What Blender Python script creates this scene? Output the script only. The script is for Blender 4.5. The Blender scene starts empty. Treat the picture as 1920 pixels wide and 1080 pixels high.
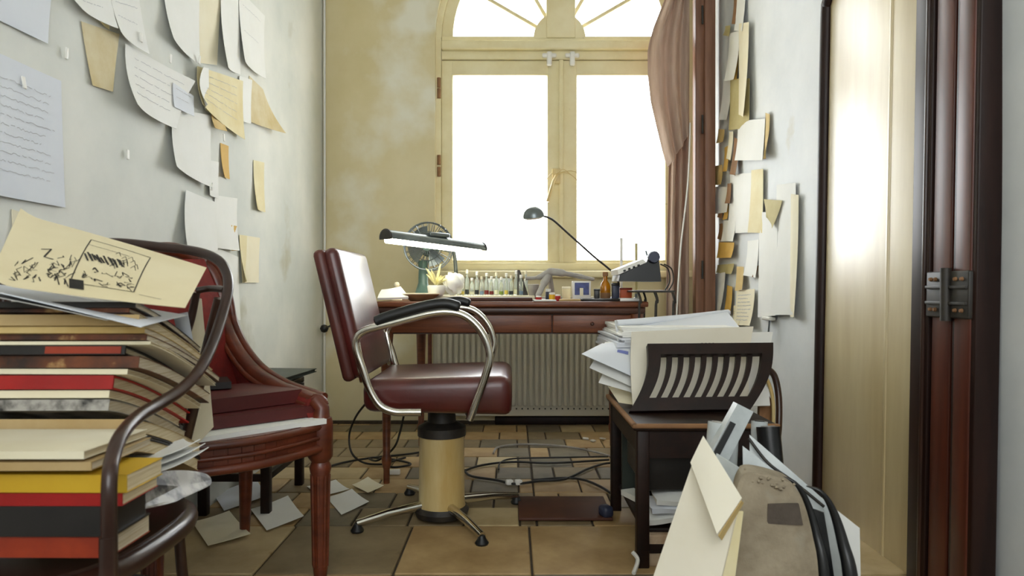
import bpy, bmesh, math, random
from mathutils import Vector, Matrix, Euler
random.seed(7)
S = bpy.context.scene
COL = S.collection
PI = math.pi
# ---------------------------------------------------------------- camera, sky, lights, exposure
CAM_Z, FPX = 0.80, 1300.0
cam_d = bpy.data.cameras.new('camera'); cam = bpy.data.objects.new('camera', cam_d); COL.objects.link(cam)
cam.location = (0, 0, CAM_Z); cam.rotation_euler = (PI/2, 0, 0)
cam_d.sensor_width = 36.0; cam_d.lens = 36.0*FPX/1920.0; cam_d.clip_start = 0.05
cam_d.dof.use_dof = True; cam_d.dof.focus_distance = 2.6; cam_d.dof.aperture_fstop = 5.6
S.camera = cam
w = bpy.data.worlds.new('overcast_sky'); S.world = w; w.use_nodes = True
bg = w.node_tree.nodes['Background']; bg.inputs[0].default_value = (0.93, 0.972, 1.0, 1); bg.inputs[1].default_value = 10.5
def area(name, loc, rot, sx, sy, power, col):
    d = bpy.data.lights.new(name, 'AREA'); d.shape = 'RECTANGLE'; d.size = sx; d.size_y = sy; d.energy = power; d.color = col
    o = bpy.data.objects.new(name, d); COL.objects.link(o); o.location = loc; o.rotation_euler = rot
    return o
area('rear_fill_light', (0.1, -1.45, 2.0), (PI/2, 0, 0), 1.9, 2.0, 56, (0.95, 0.98, 1.0))  # unseen area lamp added behind the camera to fill front-facing surfaces
S.view_settings.view_transform = 'Standard'; S.view_settings.look = 'None'
S.view_settings.gamma = 1.0; S.view_settings.exposure = 0.0; S.view_settings.use_curve_mapping = False

# ---------------------------------------------------------------- helpers
def P(px, py, Y): return Vector(((px-960.0)/FPX*Y, Y, CAM_Z-(py-540.0)/FPX*Y))
def lin(c):
    return tuple(((x/255.0)/12.92 if x/255.0 <= .04045 else ((x/255.0+.055)/1.055)**2.4) for x in c)
def lerp(a, b, t): return a+(b-a)*t
MATS = {}
def mat(name, c1, c2=None, rough=.6, metal=0., scale=6., stretch=(1, 1, 1), bump=0., bscale=None, spots=None, coat=0., trans=0., detail=6., spot_amt=.62, spot_scale=5., spec=.5, alpha=None, lo=.35, hi=.65):
    if name in MATS: return MATS[name]
    m = bpy.data.materials.new(name); m.use_nodes = True; nt = m.node_tree; N = nt.nodes; L = nt.links
    b = N['Principled BSDF']
    b.inputs['Roughness'].default_value = rough; b.inputs['Metallic'].default_value = metal
    b.inputs['Coat Weight'].default_value = coat; b.inputs['Coat Roughness'].default_value = .12
    b.inputs['Transmission Weight'].default_value = trans; b.inputs['Specular IOR Level'].default_value = spec
    if alpha is not None: b.inputs['Alpha'].default_value = alpha
    tc = N.new('ShaderNodeTexCoord'); mp = N.new('ShaderNodeMapping'); mp.inputs['Scale'].default_value = stretch
    L.new(tc.outputs['Object'], mp.inputs['Vector'])
    a = lin(c1)+(1,); bb = lin(c2 if c2 else c1)+(1,)
    nz = N.new('ShaderNodeTexNoise'); nz.inputs['Scale'].default_value = scale; nz.inputs['Detail'].default_value = detail; nz.inputs['Roughness'].default_value = .6
    L.new(mp.outputs['Vector'], nz.inputs['Vector'])
    r = N.new('ShaderNodeValToRGB'); r.color_ramp.elements[0].position = lo; r.color_ramp.elements[1].position = hi
    r.color_ramp.elements[0].color = a; r.color_ramp.elements[1].color = bb
    L.new(nz.outputs['Fac'], r.inputs['Fac']); out = r.outputs['Color']
    if spots:
        n2 = N.new('ShaderNodeTexNoise'); n2.inputs['Scale'].default_value = spot_scale; n2.inputs['Detail'].default_value = 8.
        L.new(tc.outputs['Object'], n2.inputs['Vector'])
        r2 = N.new('ShaderNodeValToRGB'); r2.color_ramp.elements[0].position = spot_amt; r2.color_ramp.elements[1].position = spot_amt+.1
        r2.color_ramp.elements[0].color = (0, 0, 0, 1); r2.color_ramp.elements[1].color = (1, 1, 1, 1)
        L.new(n2.outputs['Fac'], r2.inputs['Fac'])
        mx = N.new('ShaderNodeMix'); mx.data_type = 'RGBA'; L.new(r2.outputs['Color'], mx.inputs['Factor'])
        L.new(out, mx.inputs['A']); mx.inputs['B'].default_value = lin(spots)+(1,); out = mx.outputs['Result']
    L.new(out, b.inputs['Base Color'])
    if bump:
        nb = N.new('ShaderNodeTexNoise'); nb.inputs['Scale'].default_value = bscale or scale*4; nb.inputs['Detail'].default_value = 5.
        L.new(mp.outputs['Vector'], nb.inputs['Vector'])
        bp = N.new('ShaderNodeBump'); bp.inputs['Strength'].default_value = bump; bp.inputs['Distance'].default_value = .01
        L.new(nb.outputs['Fac'], bp.inputs['Height']); L.new(bp.outputs['Normal'], b.inputs['Normal'])
    MATS[name] = m; return m
def emat(name, c, s):
    m = bpy.data.materials.new(name); m.use_nodes = True; b = m.node_tree.nodes['Principled BSDF']
    b.inputs['Base Color'].default_value = lin(c)+(1,); b.inputs['Emission Color'].default_value = lin(c)+(1,); b.inputs['Emission Strength'].default_value = s
    MATS[name] = m; return m
def pane_mat():
    m = bpy.data.materials.new('window_glass'); m.use_nodes = True; nt = m.node_tree; N = nt.nodes; L = nt.links
    N.remove(N['Principled BSDF']); t = N.new('ShaderNodeBsdfTransparent'); g = N.new('ShaderNodeBsdfGlossy'); g.inputs['Roughness'].default_value = .02
    f = N.new('ShaderNodeFresnel'); f.inputs['IOR'].default_value = 1.35; mx = N.new('ShaderNodeMixShader')
    L.new(f.outputs[0], mx.inputs[0]); L.new(t.outputs[0], mx.inputs[1]); L.new(g.outputs[0], mx.inputs[2]); L.new(mx.outputs[0], N['Material Output'].inputs[0])
    return m

class MB:
    def __init__(s): s.v = []; s.f = []; s.sm = []
    def add(s, vs, fs, smooth=False):
        o = len(s.v); s.v += [Vector(p) for p in vs]; s.f += [tuple(i+o for i in f) for f in fs]; s.sm += [smooth]*len(fs); return s
    def bm(s, bm, smooth=False):
        bm.verts.ensure_lookup_table(); bm.verts.index_update()
        s.add([v.co.copy() for v in bm.verts], [tuple(v.index for v in f.verts) for f in bm.faces], smooth); bm.free(); return s
    def box(s, c, size, rot=None, bev=0., seg=2):
        b = bmesh.new(); bmesh.ops.create_cube(b, size=1.0)
        for v in b.verts: v.co = Vector((v.co.x*size[0], v.co.y*size[1], v.co.z*size[2]))
        if bev > 0: bmesh.ops.bevel(b, geom=list(b.edges), offset=min(bev, .49*min(size)), segments=seg, affect='EDGES', profile=.5)
        M = rot.to_matrix() if isinstance(rot, Euler) else (rot if rot else Matrix.Identity(3))
        for v in b.verts: v.co = M @ v.co + Vector(c)
        return s.bm(b, bev > 0)
    def bounds(s, x0, x1, y0, y1, z0, z1, bev=0., seg=2):
        return s.box(((x0+x1)/2, (y0+y1)/2, (z0+z1)/2), (abs(x1-x0), abs(y1-y0), abs(z1-z0)), None, bev, seg)
    def hexa(s, bot, top):
        return s.add(list(bot)+list(top), [(3, 2, 1, 0), (4, 5, 6, 7), (0, 1, 5, 4), (1, 2, 6, 5), (2, 3, 7, 6), (3, 0, 4, 7)])
    def tube(s, pts, r, seg=10, flat=1.0, closed=False):
        pts = [Vector(p) for p in pts]; n = len(pts)
        rs = r if isinstance(r, (list, tuple)) else [r]*n
        vs = []; fs = []; t0 = (pts[1]-pts[0]).normalized()
        u = t0.orthogonal().normalized() if abs(t0.z) > .95 else t0.cross(Vector((0, 0, 1))).normalized()
        for i, p in enumerate(pts):
            if closed: t = (pts[(i+1) % n]-pts[i-1]).normalized()
            else: t = ((pts[min(i+1, n-1)]-pts[max(i-1, 0)])).normalized()
            u = (u - t*u.dot(t)); u = u.normalized() if u.length > 1e-6 else t.orthogonal().normalized()
            b = t.cross(u)
            for k in range(seg):
                a = 2*PI*k/seg; vs.append(p + (u*math.cos(a) + b*math.sin(a)*flat)*rs[i])
        m = n if closed else n-1
        for i in range(m):
            for k in range(seg):
                j = (i+1) % n; fs.append((i*seg+k, i*seg+(k+1) % seg, j*seg+(k+1) % seg, j*seg+k))
        if not closed: fs.append(tuple(range(seg-1, -1, -1))); fs.append(tuple((n-1)*seg+k for k in range(seg)))
        return s.add(vs, fs, True)
    def lathe(s, prof, c=(0, 0, 0), seg=20, M=None):
        c = Vector(c); vs = []; fs = []; n = len(prof)
        for r, z in prof:
            for k in range(seg):
                a = 2*PI*k/seg; v = Vector((r*math.cos(a), r*math.sin(a), z)); vs.append((M @ v if M else v)+c)
        for i in range(n-1):
            for k in range(seg): fs.append((i*seg+k, i*seg+(k+1) % seg, (i+1)*seg+(k+1) % seg, (i+1)*seg+k))
        fs.append(tuple(range(seg-1, -1, -1))); fs.append(tuple((n-1)*seg+k for k in range(seg)))
        return s.add(vs, fs, True)
    def prism(s, poly, off):
        n = len(poly); poly = [Vector(p) for p in poly]; off = Vector(off)
        return s.add(poly+[p+off for p in poly], [tuple(range(n-1, -1, -1)), tuple(range(n, 2*n))]+[(i, (i+1) % n, n+(i+1) % n, n+i) for i in range(n)])
    def grid(s, fn, nu, nv, thick=0.001, smooth=True):
        g = [[Vector(fn(i/nu, j/nv)) for i in range(nu+1)] for j in range(nv+1)]
        def nrm(i, j):
            a = g[j][min(i+1, nu)]-g[j][max(i-1, 0)]; b = g[min(j+1, nv)][i]-g[max(j-1, 0)][i]
            c = a.cross(b); return c.normalized() if c.length > 1e-12 else Vector((0, 0, 0))
        top = [g[j][i] for j in range(nv+1) for i in range(nu+1)]
        bot = [g[j][i]-nrm(i, j)*thick for j in range(nv+1) for i in range(nu+1)]
        W = nu+1; T = len(top); fs = []
        for j in range(nv):
            for i in range(nu):
                a = j*W+i; fs.append((a, a+1, a+W+1, a+W)); fs.append((T+a, T+a+W, T+a+W+1, T+a+1))
        rim = [i for i in range(nu+1)]+[j*W+nu for j in range(1, nv+1)]+[nv*W+i for i in range(nu-1, -1, -1)]+[j*W for j in range(nv-1, 0, -1)]
        for k in range(len(rim)):
            a, b = rim[k], rim[(k+1) % len(rim)]; fs.append((a, T+a, T+b, b))
        return s.add(top+bot, fs, smooth)
    def build(s, name, m, parent=None, origin=None):
        org = Vector(ORG[parent.name]) if parent is not None else Vector(origin if origin is not None else s.base())
        me = bpy.data.meshes.new(name); me.from_pydata([v-org for v in s.v], [], s.f)
        me.polygons.foreach_set('use_smooth', s.sm); me.update()
        if any(s.sm):
            try: me.set_sharp_from_angle(angle=math.radians(50))
            except Exception: pass
        me.materials.append(m)
        o = bpy.data.objects.new(name, me); COL.objects.link(o)
        if parent is not None: o.parent = parent
        else: o.location = org
        ORG[o.name] = org
        return o
    def base(s):
        n = len(s.v); return Vector((sum(v.x for v in s.v)/n, sum(v.y for v in s.v)/n, min(v.z for v in s.v)))
ORG = {}
def tag(o, label, cat, group=None):
    o['label'] = label; o['category'] = cat
    if group: o['group'] = group
    return o
def thing(name, label, cat, loc, group=None):
    o = bpy.data.objects.new(name, None); COL.objects.link(o); o.location = loc; o.empty_display_size = .05
    ORG[o.name] = Vector(loc); return tag(o, label, cat, group)
def struct(name, loc=(0, 0, 0)):
    o = bpy.data.objects.new(name, None); COL.objects.link(o); o.location = loc; ORG[o.name] = Vector(loc); o['kind'] = 'structure'; return o
def skind(o): o['kind'] = 'structure'; return o
def spline(pts, n=8, closed=False):
    pts = [Vector(p) for p in pts]; out = []; m = len(pts)
    g = (lambda i: pts[i % m]) if closed else (lambda i: pts[max(0, min(m-1, i))])
    for i in range(m if closed else m-1):
        p0, p1, p2, p3 = g(i-1), g(i), g(i+1), g(i+2)
        for k in range(n):
            t = k/n
            out.append(.5*((2*p1)+(p2-p0)*t+(2*p0-5*p1+4*p2-p3)*t*t+(3*p1-p0-3*p2+p3)*t**3))
    if not closed: out.append(pts[-1])
    return out
def sheet_fn(q, out, curl=(0, 0, 0, 0), base=.003, bulge=0., wave=0.):
    TL, TR, BR, BL = [Vector(p) for p in q]; out = Vector(out).normalized(); ph = random.random()*6
    def f(u, v):
        p = TL*(1-u)*(1-v)+TR*u*(1-v)+BR*u*v+BL*(1-u)*v
        d = base+curl[0]*((1-u)*(1-v))**2+curl[1]*(u*(1-v))**2+curl[2]*(u*v)**2+curl[3]*((1-u)*v)**2
        d += bulge*math.sin(PI*u)*math.sin(PI*v)+wave*math.sin(5*u+3*v+ph)
        return p+out*d
    return f
def ribbon(mb, fn, pts, wd, out):
    """thin ink stroke lying on the sheet fn through (u,v) points"""
    out = Vector(out).normalized()
    P3 = [fn(min(1, max(0, u)), min(1, max(0, v)))+out*.0022 for u, v in pts]
    vs = []; fs = []
    for i, p in enumerate(P3):
        t = P3[min(i+1, len(P3)-1)]-P3[max(i-1, 0)]
        if t.length < 1e-9: t = Vector((0, 1, 0))
        sd = t.cross(out).normalized()*wd/2; vs += [p-sd, p+sd]
    for i in range(len(P3)-1): fs.append((2*i, 2*i+1, 2*i+3, 2*i+2))
    mb.add(vs, fs)
def handwriting(parent, fn, out, m, rows, u0=.12, u1=.88, wd=.0012, amp=.008, n=26, name='handwriting'):
    mb = MB()
    for v in rows:
        e = u1-random.random()*.2; pts = []
        for k in range(n+1):
            u = lerp(u0, e, k/n); pts.append((u, v+random.uniform(-amp, amp)))
            if random.random() < .12 and len(pts) > 2:
                ribbon(mb, fn, pts, wd, out); pts = []
        if len(pts) > 1: ribbon(mb, fn, pts, wd, out)
    return mb.build(name, m, parent)

# ---------------------------------------------------------------- materials
m_lwall = mat('plaster_left', (224, 224, 216), (198, 202, 196), rough=.7, scale=1.6, bump=.15, bscale=9, spots=(176, 172, 148), spot_amt=.66, spot_scale=2.2)
m_bwall = mat('plaster_back', (220, 208, 170), (206, 192, 146), rough=.75, scale=1.4, bump=.15, bscale=8, spots=(226, 222, 202), spot_amt=.56, spot_scale=1.7)
m_rwall = mat('plaster_right', (224, 226, 226), (206, 210, 212), rough=.6, scale=2., bump=.2, bscale=8, spots=(196, 190, 170), spot_amt=.7, spot_scale=3)
m_ceil = mat('ceiling_paint', (215, 212, 200), rough=.8)
m_frame = mat('window_paint', (232, 222, 182), (222, 208, 160), rough=.5, scale=5, spots=(120, 96, 56), spot_amt=.72, spot_scale=9, bump=.08)
m_glass = pane_mat()
m_white = mat('white_enamel', (228, 226, 218), rough=.35)
m_rad = mat('radiator_paint', (206, 202, 186), (196, 192, 174), rough=.45, scale=3)
m_desk = mat('desk_wood', (124, 70, 40), (92, 48, 26), rough=.4, scale=5, stretch=(1, 6, 12), bump=.06)
m_deskdark = mat('desk_edge_wood', (78, 46, 32), (54, 32, 22), rough=.4, scale=5, stretch=(1, 6, 12))
m_leather = mat('oxblood_leather', (86, 24, 18), (64, 17, 13), rough=.38, scale=7, bump=.06, bscale=60, coat=.55)
m_leather.node_tree.nodes['Principled BSDF'].inputs['Coat Roughness'].default_value = .3
m_leatherback = mat('worn_leather', (96, 48, 40), (70, 32, 26), rough=.42, scale=5, bump=.06)
m_chrome = mat('chrome', (225, 222, 212), (205, 200, 190), rough=.16, metal=1., scale=8)
m_black = mat('black_rubber', (22, 24, 24), (14, 15, 16), rough=.45)
m_blackmetal = mat('black_iron', (30, 29, 28), (52, 46, 38), rough=.5, scale=20)
m_cream_metal = mat('yellowed_enamel', (214, 196, 146), (190, 160, 96), rough=.35, scale=3, stretch=(3, 3, .6), spots=(150, 112, 60), spot_amt=.66, spot_scale=4)
m_darkwood = mat('dark_wood', (38, 21, 14), (24, 13, 9), rough=.48, spec=.3, scale=5, stretch=(3, 3, 3), bump=.05)
m_bent = mat('bentwood', (58, 34, 24), (38, 22, 17), rough=.32, scale=7, coat=.2)
m_mahog = mat('mahogany', (108, 48, 25), (74, 30, 15), rough=.38, scale=9, stretch=(1, 1, 3), coat=.15, bump=.05)
m_redfab = mat('red_upholstery', (128, 30, 20), (104, 22, 14), rough=.8, scale=30, bump=.1)
m_paper = mat('white_paper', (236, 236, 232), (228, 228, 222), rough=.75, scale=3)
m_paperb = mat('bluish_paper', (222, 226, 232), (214, 218, 226), rough=.75, scale=3)
m_cream = mat('cream_paper', (236, 229, 204), (228, 218, 186), rough=.75, scale=4)
m_sketch = mat('sketch_paper', (228, 216, 180), (220, 206, 166), rough=.75, scale=3)
m_yellow = mat('yellowed_paper', (230, 220, 180), (220, 204, 152), rough=.75, scale=6)
m_tan = mat('tan_paper', (212, 188, 130), (196, 164, 98), rough=.75, scale=8)
m_gold = mat('gold_paper', (216, 176, 88), (200, 156, 66), rough=.7, scale=8)
m_brownp = mat('brown_paper', (146, 106, 68), (122, 86, 54), rough=.75, scale=8)
m_olive = mat('olive_paper', (196, 184, 132), (180, 166, 112), rough=.75, scale=6)
m_ink = mat('ink', (34, 30, 26), rough=.7)
m_stain = mat('stained_paper', (216, 204, 168), (200, 180, 128), rough=.75, scale=8)
m_pencil = mat('pencil', (186, 186, 190), rough=.8)
m_pages = mat('book_pages', (214, 200, 166), (180, 160, 120), rough=.8, scale=4, stretch=(2, 2, 90), bump=.25, bscale=60)
m_pages2 = mat('magazine_pages', (206, 196, 172), (170, 152, 118), rough=.7, scale=4, stretch=(2, 2, 120), bump=.3, bscale=60)
m_red = mat('red_cloth', (172, 24, 18), (146, 16, 12), rough=.45, scale=5)
m_maroon = mat('maroon_cover', (96, 32, 28), (76, 22, 20), rough=.5, scale=6)
m_blackc = mat('black_cover', (24, 22, 21), (36, 32, 30), rough=.4, scale=6)
m_print = mat('printed_cover', (46, 30, 22), (118, 62, 30), rough=.4, scale=14, spots=(188, 150, 96), spot_amt=.62, spot_scale=22)
m_orange = mat('orange_cover', (178, 66, 26), (140, 44, 18), rough=.45, scale=8)
m_bw = mat('photo_cover', (40, 38, 36), (168, 164, 156), rough=.4, scale=16, lo=.42, hi=.58)
m_yfold = mat('yellow_folder', (216, 178, 44), (200, 158, 30), rough=.5, scale=4)
m_beige = mat('beige_folder', (196, 172, 126), (176, 148, 98), rough=.65, scale=4)
m_greyc = mat('grey_cover', (150, 150, 146), (120, 118, 112), rough=.5, scale=7)
m_greenc = mat('dark_green_cover', (58, 66, 60), (44, 52, 46), rough=.5, scale=5)
m_cable = mat('cable', (24, 21, 18), rough=.5)
m_greenmetal = mat('green_enamel', (98, 128, 116), (78, 104, 96), rough=.35, scale=6)
m_steel = mat('grey_steel', (128, 136, 138), (98, 106, 108), rough=.3, metal=.7, scale=6)
m_tube = emat('fluorescent_tube', (255, 250, 226), 22)
m_curtain = mat('curtain_cloth', (206, 184, 168), (180, 156, 140), rough=.85, scale=5, stretch=(6, 6, .6), bump=.08)
_nt = m_curtain.node_tree; _t = _nt.nodes.new('ShaderNodeBsdfTranslucent'); _m = _nt.nodes.new('ShaderNodeMixShader'); _m.inputs[0].default_value = .35
_b = _nt.nodes['Principled BSDF']; _t.inputs[0].default_value = lin((176, 152, 134))+(1,)
_nt.links.new(_b.outputs[0], _m.inputs[1]); _nt.links.new(_t.outputs[0], _m.inputs[2]); _nt.links.new(_m.outputs[0], _nt.nodes['Material Output'].inputs[0])
m_shutter = mat('shutter_wood', (136, 98, 76), (110, 74, 54), rough=.45, scale=4, stretch=(8, 8, .7))
m_doorb = mat('door_redwood', (92, 42, 26), (68, 29, 18), rough=.4, scale=4, stretch=(8, 8, .6))
m_doord = mat('door_darkwood', (42, 22, 16), (28, 14, 11), rough=.42, spec=.3, scale=4, stretch=(8, 8, .6))
m_panel = mat('door_cream_paint', (214, 196, 150), (196, 174, 122), rough=.45, scale=3, stretch=(4, 4, .5), spots=(232, 222, 196), spot_amt=.7, spot_scale=5, spec=.8, coat=1.)
m_panel.node_tree.nodes['Principled BSDF'].inputs['Coat IOR'].default_value = 2.2; m_panel.node_tree.nodes['Principled BSDF'].inputs['Coat Roughness'].default_value = .42
m_dust = mat('dusty_felt', (166, 154, 132), (130, 118, 98), rough=.95, scale=9, bump=.3, bscale=50, spots=(154, 146, 128), spot_amt=.6, spot_scale=12)
m_folio = mat('portfolio_card', (234, 228, 210), (226, 218, 198), rough=.7, scale=3)
m_env = mat('envelope_paper', (240, 234, 218), (232, 224, 202), rough=.7, scale=3)
m_plast = mat('grey_plastic', (208, 213, 212), (168, 175, 176), rough=.22, scale=5)
m_bplast = mat('black_plastic', (20, 21, 22), (32, 33, 34), rough=.3)
m_amber = mat('amber_glass', (206, 138, 20), (176, 100, 10), rough=.12, scale=5, trans=.35)
m_cglass = mat('bottle_glass', (226, 234, 226), (214, 226, 216), rough=.08, trans=.75, scale=5)
m_grey = mat('weathered_grey', (176, 172, 164), (132, 126, 120), rough=.7, scale=8, bump=.2)
m_tileA = mat('tile_ochre', (182, 154, 108), (150, 120, 76), rough=.5, scale=5, bump=.1, spots=(110, 76, 40), spot_amt=.66, spot_scale=7)
m_tileB = mat('tile_tan', (140, 122, 90), (114, 96, 66), rough=.5, scale=5, bump=.1, spots=(98, 76, 50), spot_amt=.64, spot_scale=7)
m_tileC = mat('tile_grey', (122, 110, 88), (98, 88, 68), rough=.5, scale=5, bump=.1, spots=(80, 66, 48), spot_amt=.62, spot_scale=7)
m_tileD = mat('tile_pale', (194, 174, 132), (168, 146, 104), rough=.48, scale=5, bump=.1, spots=(150, 118, 70), spot_amt=.66, spot_scale=7)
m_grout = mat('grout', (72, 60, 46), (56, 46, 34), rough=.9, scale=20)
m_brownmat = mat('brown_board', (84, 46, 28), (66, 34, 20), rough=.6, scale=6)

# ---------------------------------------------------------------- room shell
XL, XR, YB, YR, ZC = -1.113, 1.16, 4.08, -1.6, 3.5
skind(MB().bounds(XL-.12, XL, YR, YB+.3, -.05, ZC).build('wall_left', m_lwall))
skind(MB().bounds(XR, XR+.12, YR, YB+.3, -.05, ZC).build('wall_right', m_rwall))
skind(MB().bounds(XL-.12, XR+.12, YR-.12, YR, -.05, ZC).build('wall_rear', m_lwall))
skind(MB().bounds(XL-.12, XR+.12, YR-.12, YB+.3, ZC, ZC+.1).build('ceiling', m_ceil))
# back wall with an arched opening
WXc = (1050-960)/FPX*YB; WHW = .735; ZS = 2.285; ZB = .90; WT = .30
def arch(r, n=24, a0=PI, a1=0): return [(WXc+r*math.cos(lerp(a0, a1, k/n)), ZS+r*math.sin(lerp(a0, a1, k/n))) for k in range(n+1)]
wb = MB()
wb.bounds(XL, WXc-WHW, YB, YB+WT, -.05, ZS); wb.bounds(WXc+WHW, XR, YB, YB+WT, -.05, ZS); wb.bounds(WXc-WHW, WXc+WHW, YB, YB+WT, -.05, ZB)
A = arch(WHW)
for (xa, za), (xb, zb) in zip(A[:-1], A[1:]):
    wb.hexa([(xa, YB, za), (xb, YB, zb), (xb, YB+WT, zb), (xa, YB+WT, za)], [(xa, YB, ZC), (xb, YB, ZC), (xb, YB+WT, ZC), (xa, YB+WT, ZC)])
wb.bounds(XL, WXc-WHW, YB, YB+WT, ZS, ZC); wb.bounds(WXc+WHW, XR, YB, YB+WT, ZS, ZC)
skind(wb.build('wall_back', m_bwall))
# floor of single tiles
fl = MB().bounds(XL, XR, YR, YB, -.05, -.006).build('floor', m_grout, None, (0, 0, 0)); skind(fl)
def tile_mesh(nm, sx, sy, m):
    b = MB().box((0, 0, -.004), (sx, sy, .012), None, .003, 1); me = bpy.data.meshes.new(nm); me.from_pydata(b.v, [], b.f); me.materials.append(m); return me
tm = {}
TMS = [m_tileA, m_tileB, m_tileC, m_tileD]
def lay(x0, x1, y0, y1, sx, sy, big):
    r = 0; y = y0
    while y < y1-1e-4:
        h = min(sy, y1-y); x = x0-(.0 if not (r % 2) else sx*.5)*(0 if big else 1)
        while x < x1-1e-4:
            a, b = max(x, x0), min(x+sx, x1)
            if b-a > .02:
                k = random.choices([0, 1, 2, 3], [3, 2, .6, 3] if big else [2, 3, 2.4, 1.2])[0]
                key = (round(b-a, 3), round(h, 3), k)
                if key not in tm: tm[key] = tile_mesh('tile', b-a-.007, h-.007, TMS[k])
                o = bpy.data.objects.new('tile', tm[key]); COL.objects.link(o); o.parent = fl
                o.location = ((a+b)/2, y+h/2, random.uniform(-.0012, .0008)); o.rotation_euler = (random.uniform(-.003, .003), random.uniform(-.003, .003), 0)
            x += sx
        y += sy; r += 1
lay(XL, .057, .75, 2.33, .39, .395, True); lay(.057, XR, .75, 2.33, .39, .395, True)
lay(XL, .085, 2.33, YB, .19, .19, False); lay(.085, XR, 2.33, YB, .19, .19, False)
b = MB().bounds(-.1, XR, YB-.03, YB, 0, .05, .006); skind(b.build('baseboard_back', m_darkwood))
b = MB().bounds(XL, -.1, YB-.012, YB, 0, .022, .004); skind(b.build('trim_1', m_grout))

# ---------------------------------------------------------------- window
win = struct('window_1', (WXc, YB+.06, ZB))
yw = YB+.05
def bar(x0, x1, z0, z1, y0=yw, y1=yw+.06, bev=.006): return MB().bounds(x0, x1, y0, y1, z0, z1, bev)
def band(r0, r1, y0, y1, n=32):
    m = MB(); a, c = arch(r0, n), arch(r1, n)
    for i in range(n):
        (x0, z0), (x1, z1) = a[i], a[i+1]; (X0, Z0), (X1, Z1) = c[i], c[i+1]
        m.hexa([(x0, y0, z0), (x1, y0, z1), (x1, y1, z1), (x0, y1, z0)], [(X0, y0, Z0), (X1, y0, Z1), (X1, y1, Z1), (X0, y1, Z0)])
    return m
def pz(py): return CAM_Z-(py-540)/FPX*YB
def pxx(px): return (px-960)/FPX*YB
fr = MB()
fr.bounds(WXc-WHW, pxx(826), yw-.02, yw+.08, ZB, ZS); fr.bounds(pxx(1272), WXc+WHW, yw-.02, yw+.08, ZB, ZS)
fr.bounds(WXc-WHW, WXc+WHW, yw-.03, yw+.08, ZB, ZB+.05, .005)
o = fr.build('outer_frame', m_frame, win)
band(.70, WHW, yw-.02, yw+.08).build('outer_frame', m_frame, win)
o = band(.635, .70, yw, yw+.06).build('arch_sash', m_frame, win)
MB().bounds(WXc-.70, WXc+.70, yw-.05, yw+.07, pz(92), pz(74), .01).build('transom_moulding', m_frame, win)
MB().bounds(WXc-.70, WXc+.70, yw-.02, yw+.06, pz(108), pz(92), .004).build('transom', m_frame, win)
MB().bounds(WXc-.70, WXc+.70, yw-.01, yw+.06, pz(76), pz(63), .004).build('fanlight_rail', m_frame, win)
MB().bounds(pxx(1025), pxx(1080), yw-.02, yw+.06, ZS, ZS+.69, .006).build('fanlight_mullion', m_frame, win)
hb = MB(); n = 20; hp = [(WXc+.155*math.cos(PI*k/n), ZS+.155*math.sin(PI*k/n)) for k in range(n+1)]
hb.prism([(x, yw-.012, z) for x, z in hp], (0, .06, 0)); hb.build('fanlight_hub', m_frame, win)
for a in (30, 60, 120, 150):
    c, s_ = math.cos(math.radians(a)), math.sin(math.radians(a))
    MB().box((WXc+c*.4, yw+.03, ZS+s_*.4), (.52, .03, .022), Euler((0, -math.radians(a), 0)), .004).build('glazing_bar', m_frame, win)
# fanlight panes, one per sector
for a0, a1 in ((0, 30), (30, 60), (60, 90), (90, 120), (120, 150), (150, 180)):
    pts = [(WXc, yw+.03, ZS)]+[(WXc+.65*math.cos(math.radians(lerp(a0, a1, k/6))), yw+.03, ZS+.65*math.sin(math.radians(lerp(a0, a1, k/6)))) for k in range(7)]
    MB().add(pts, [tuple(range(8))]).build('pane', m_glass, win)
zt, zb_ = pz(137), pz(487)
for nm, x0, g0, g1, x1 in (('l', 826, 848, 1027, 1051), ('r', 1055, 1083, 1250, 1272)):
    cs = MB()
    cs.bounds(pxx(x0), pxx(g0), yw-.01, yw+.045, ZB+.05, pz(109), .006); cs.bounds(pxx(g1), pxx(x1), yw-.01, yw+.045, ZB+.05, pz(109), .006)
    cs.bounds(pxx(g0)-.01, pxx(g1)+.01, yw-.008, yw+.043, zt, pz(109), .006); cs.bounds(pxx(g0)-.01, pxx(g1)+.01, yw-.008, yw+.043, ZB+.05, zb_, .006)
    cs = cs.build('casement', m_frame, win)
    MB().add([(pxx(g0), yw+.02, zb_), (pxx(g1), yw+.02, zb_), (pxx(g1), yw+.02, zt), (pxx(g0), yw+.02, zt)], [(0, 1, 2, 3)]).build('pane', m_glass, cs)
MB().bounds(pxx(1049), pxx(1057), yw-.025, yw+.02, ZB+.05, pz(109), .004).build('meeting_strip', m_frame, win)
for px in (1030, 1073):
    q = MB(); c = P(px, 104, yw-.03)
    q.box(c, (.085, .02, .026), None, .008); q.box(c+Vector((0, -.004, -.02)), (.03, .022, .085), None, .008)
    q.build('latch', m_white, win)
q = MB(); c = P(1043, 330, yw-.03); q.box(c, (.05, .012, .09), None, .004); q.tube([c+Vector((0, -.02, 0)), c+Vector((-.02, -.05, -.04)), c+Vector((-.055, -.06, -.16))], .009)
q.build('casement_handle', m_cream_metal, win)
q = MB()
for e in ((1068, 326), (1085, 340), (1020, 345), (1100, 332)):
    q.tube(spline([c+Vector((0, -.02, .01)), (c+P(*e, yw-.05))/2+Vector((0, -.02, .03)), P(*e, yw-.05)], 5), .0025, 5)
q.build('tied_wire', m_cream_metal, win)
for py in (155, 175, 300, 322):
    MB().tube([P(823, py-9, yw-.025), P(823, py+9, yw-.025)], .011, 8).build('hinge', m_brownp, win)
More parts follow.
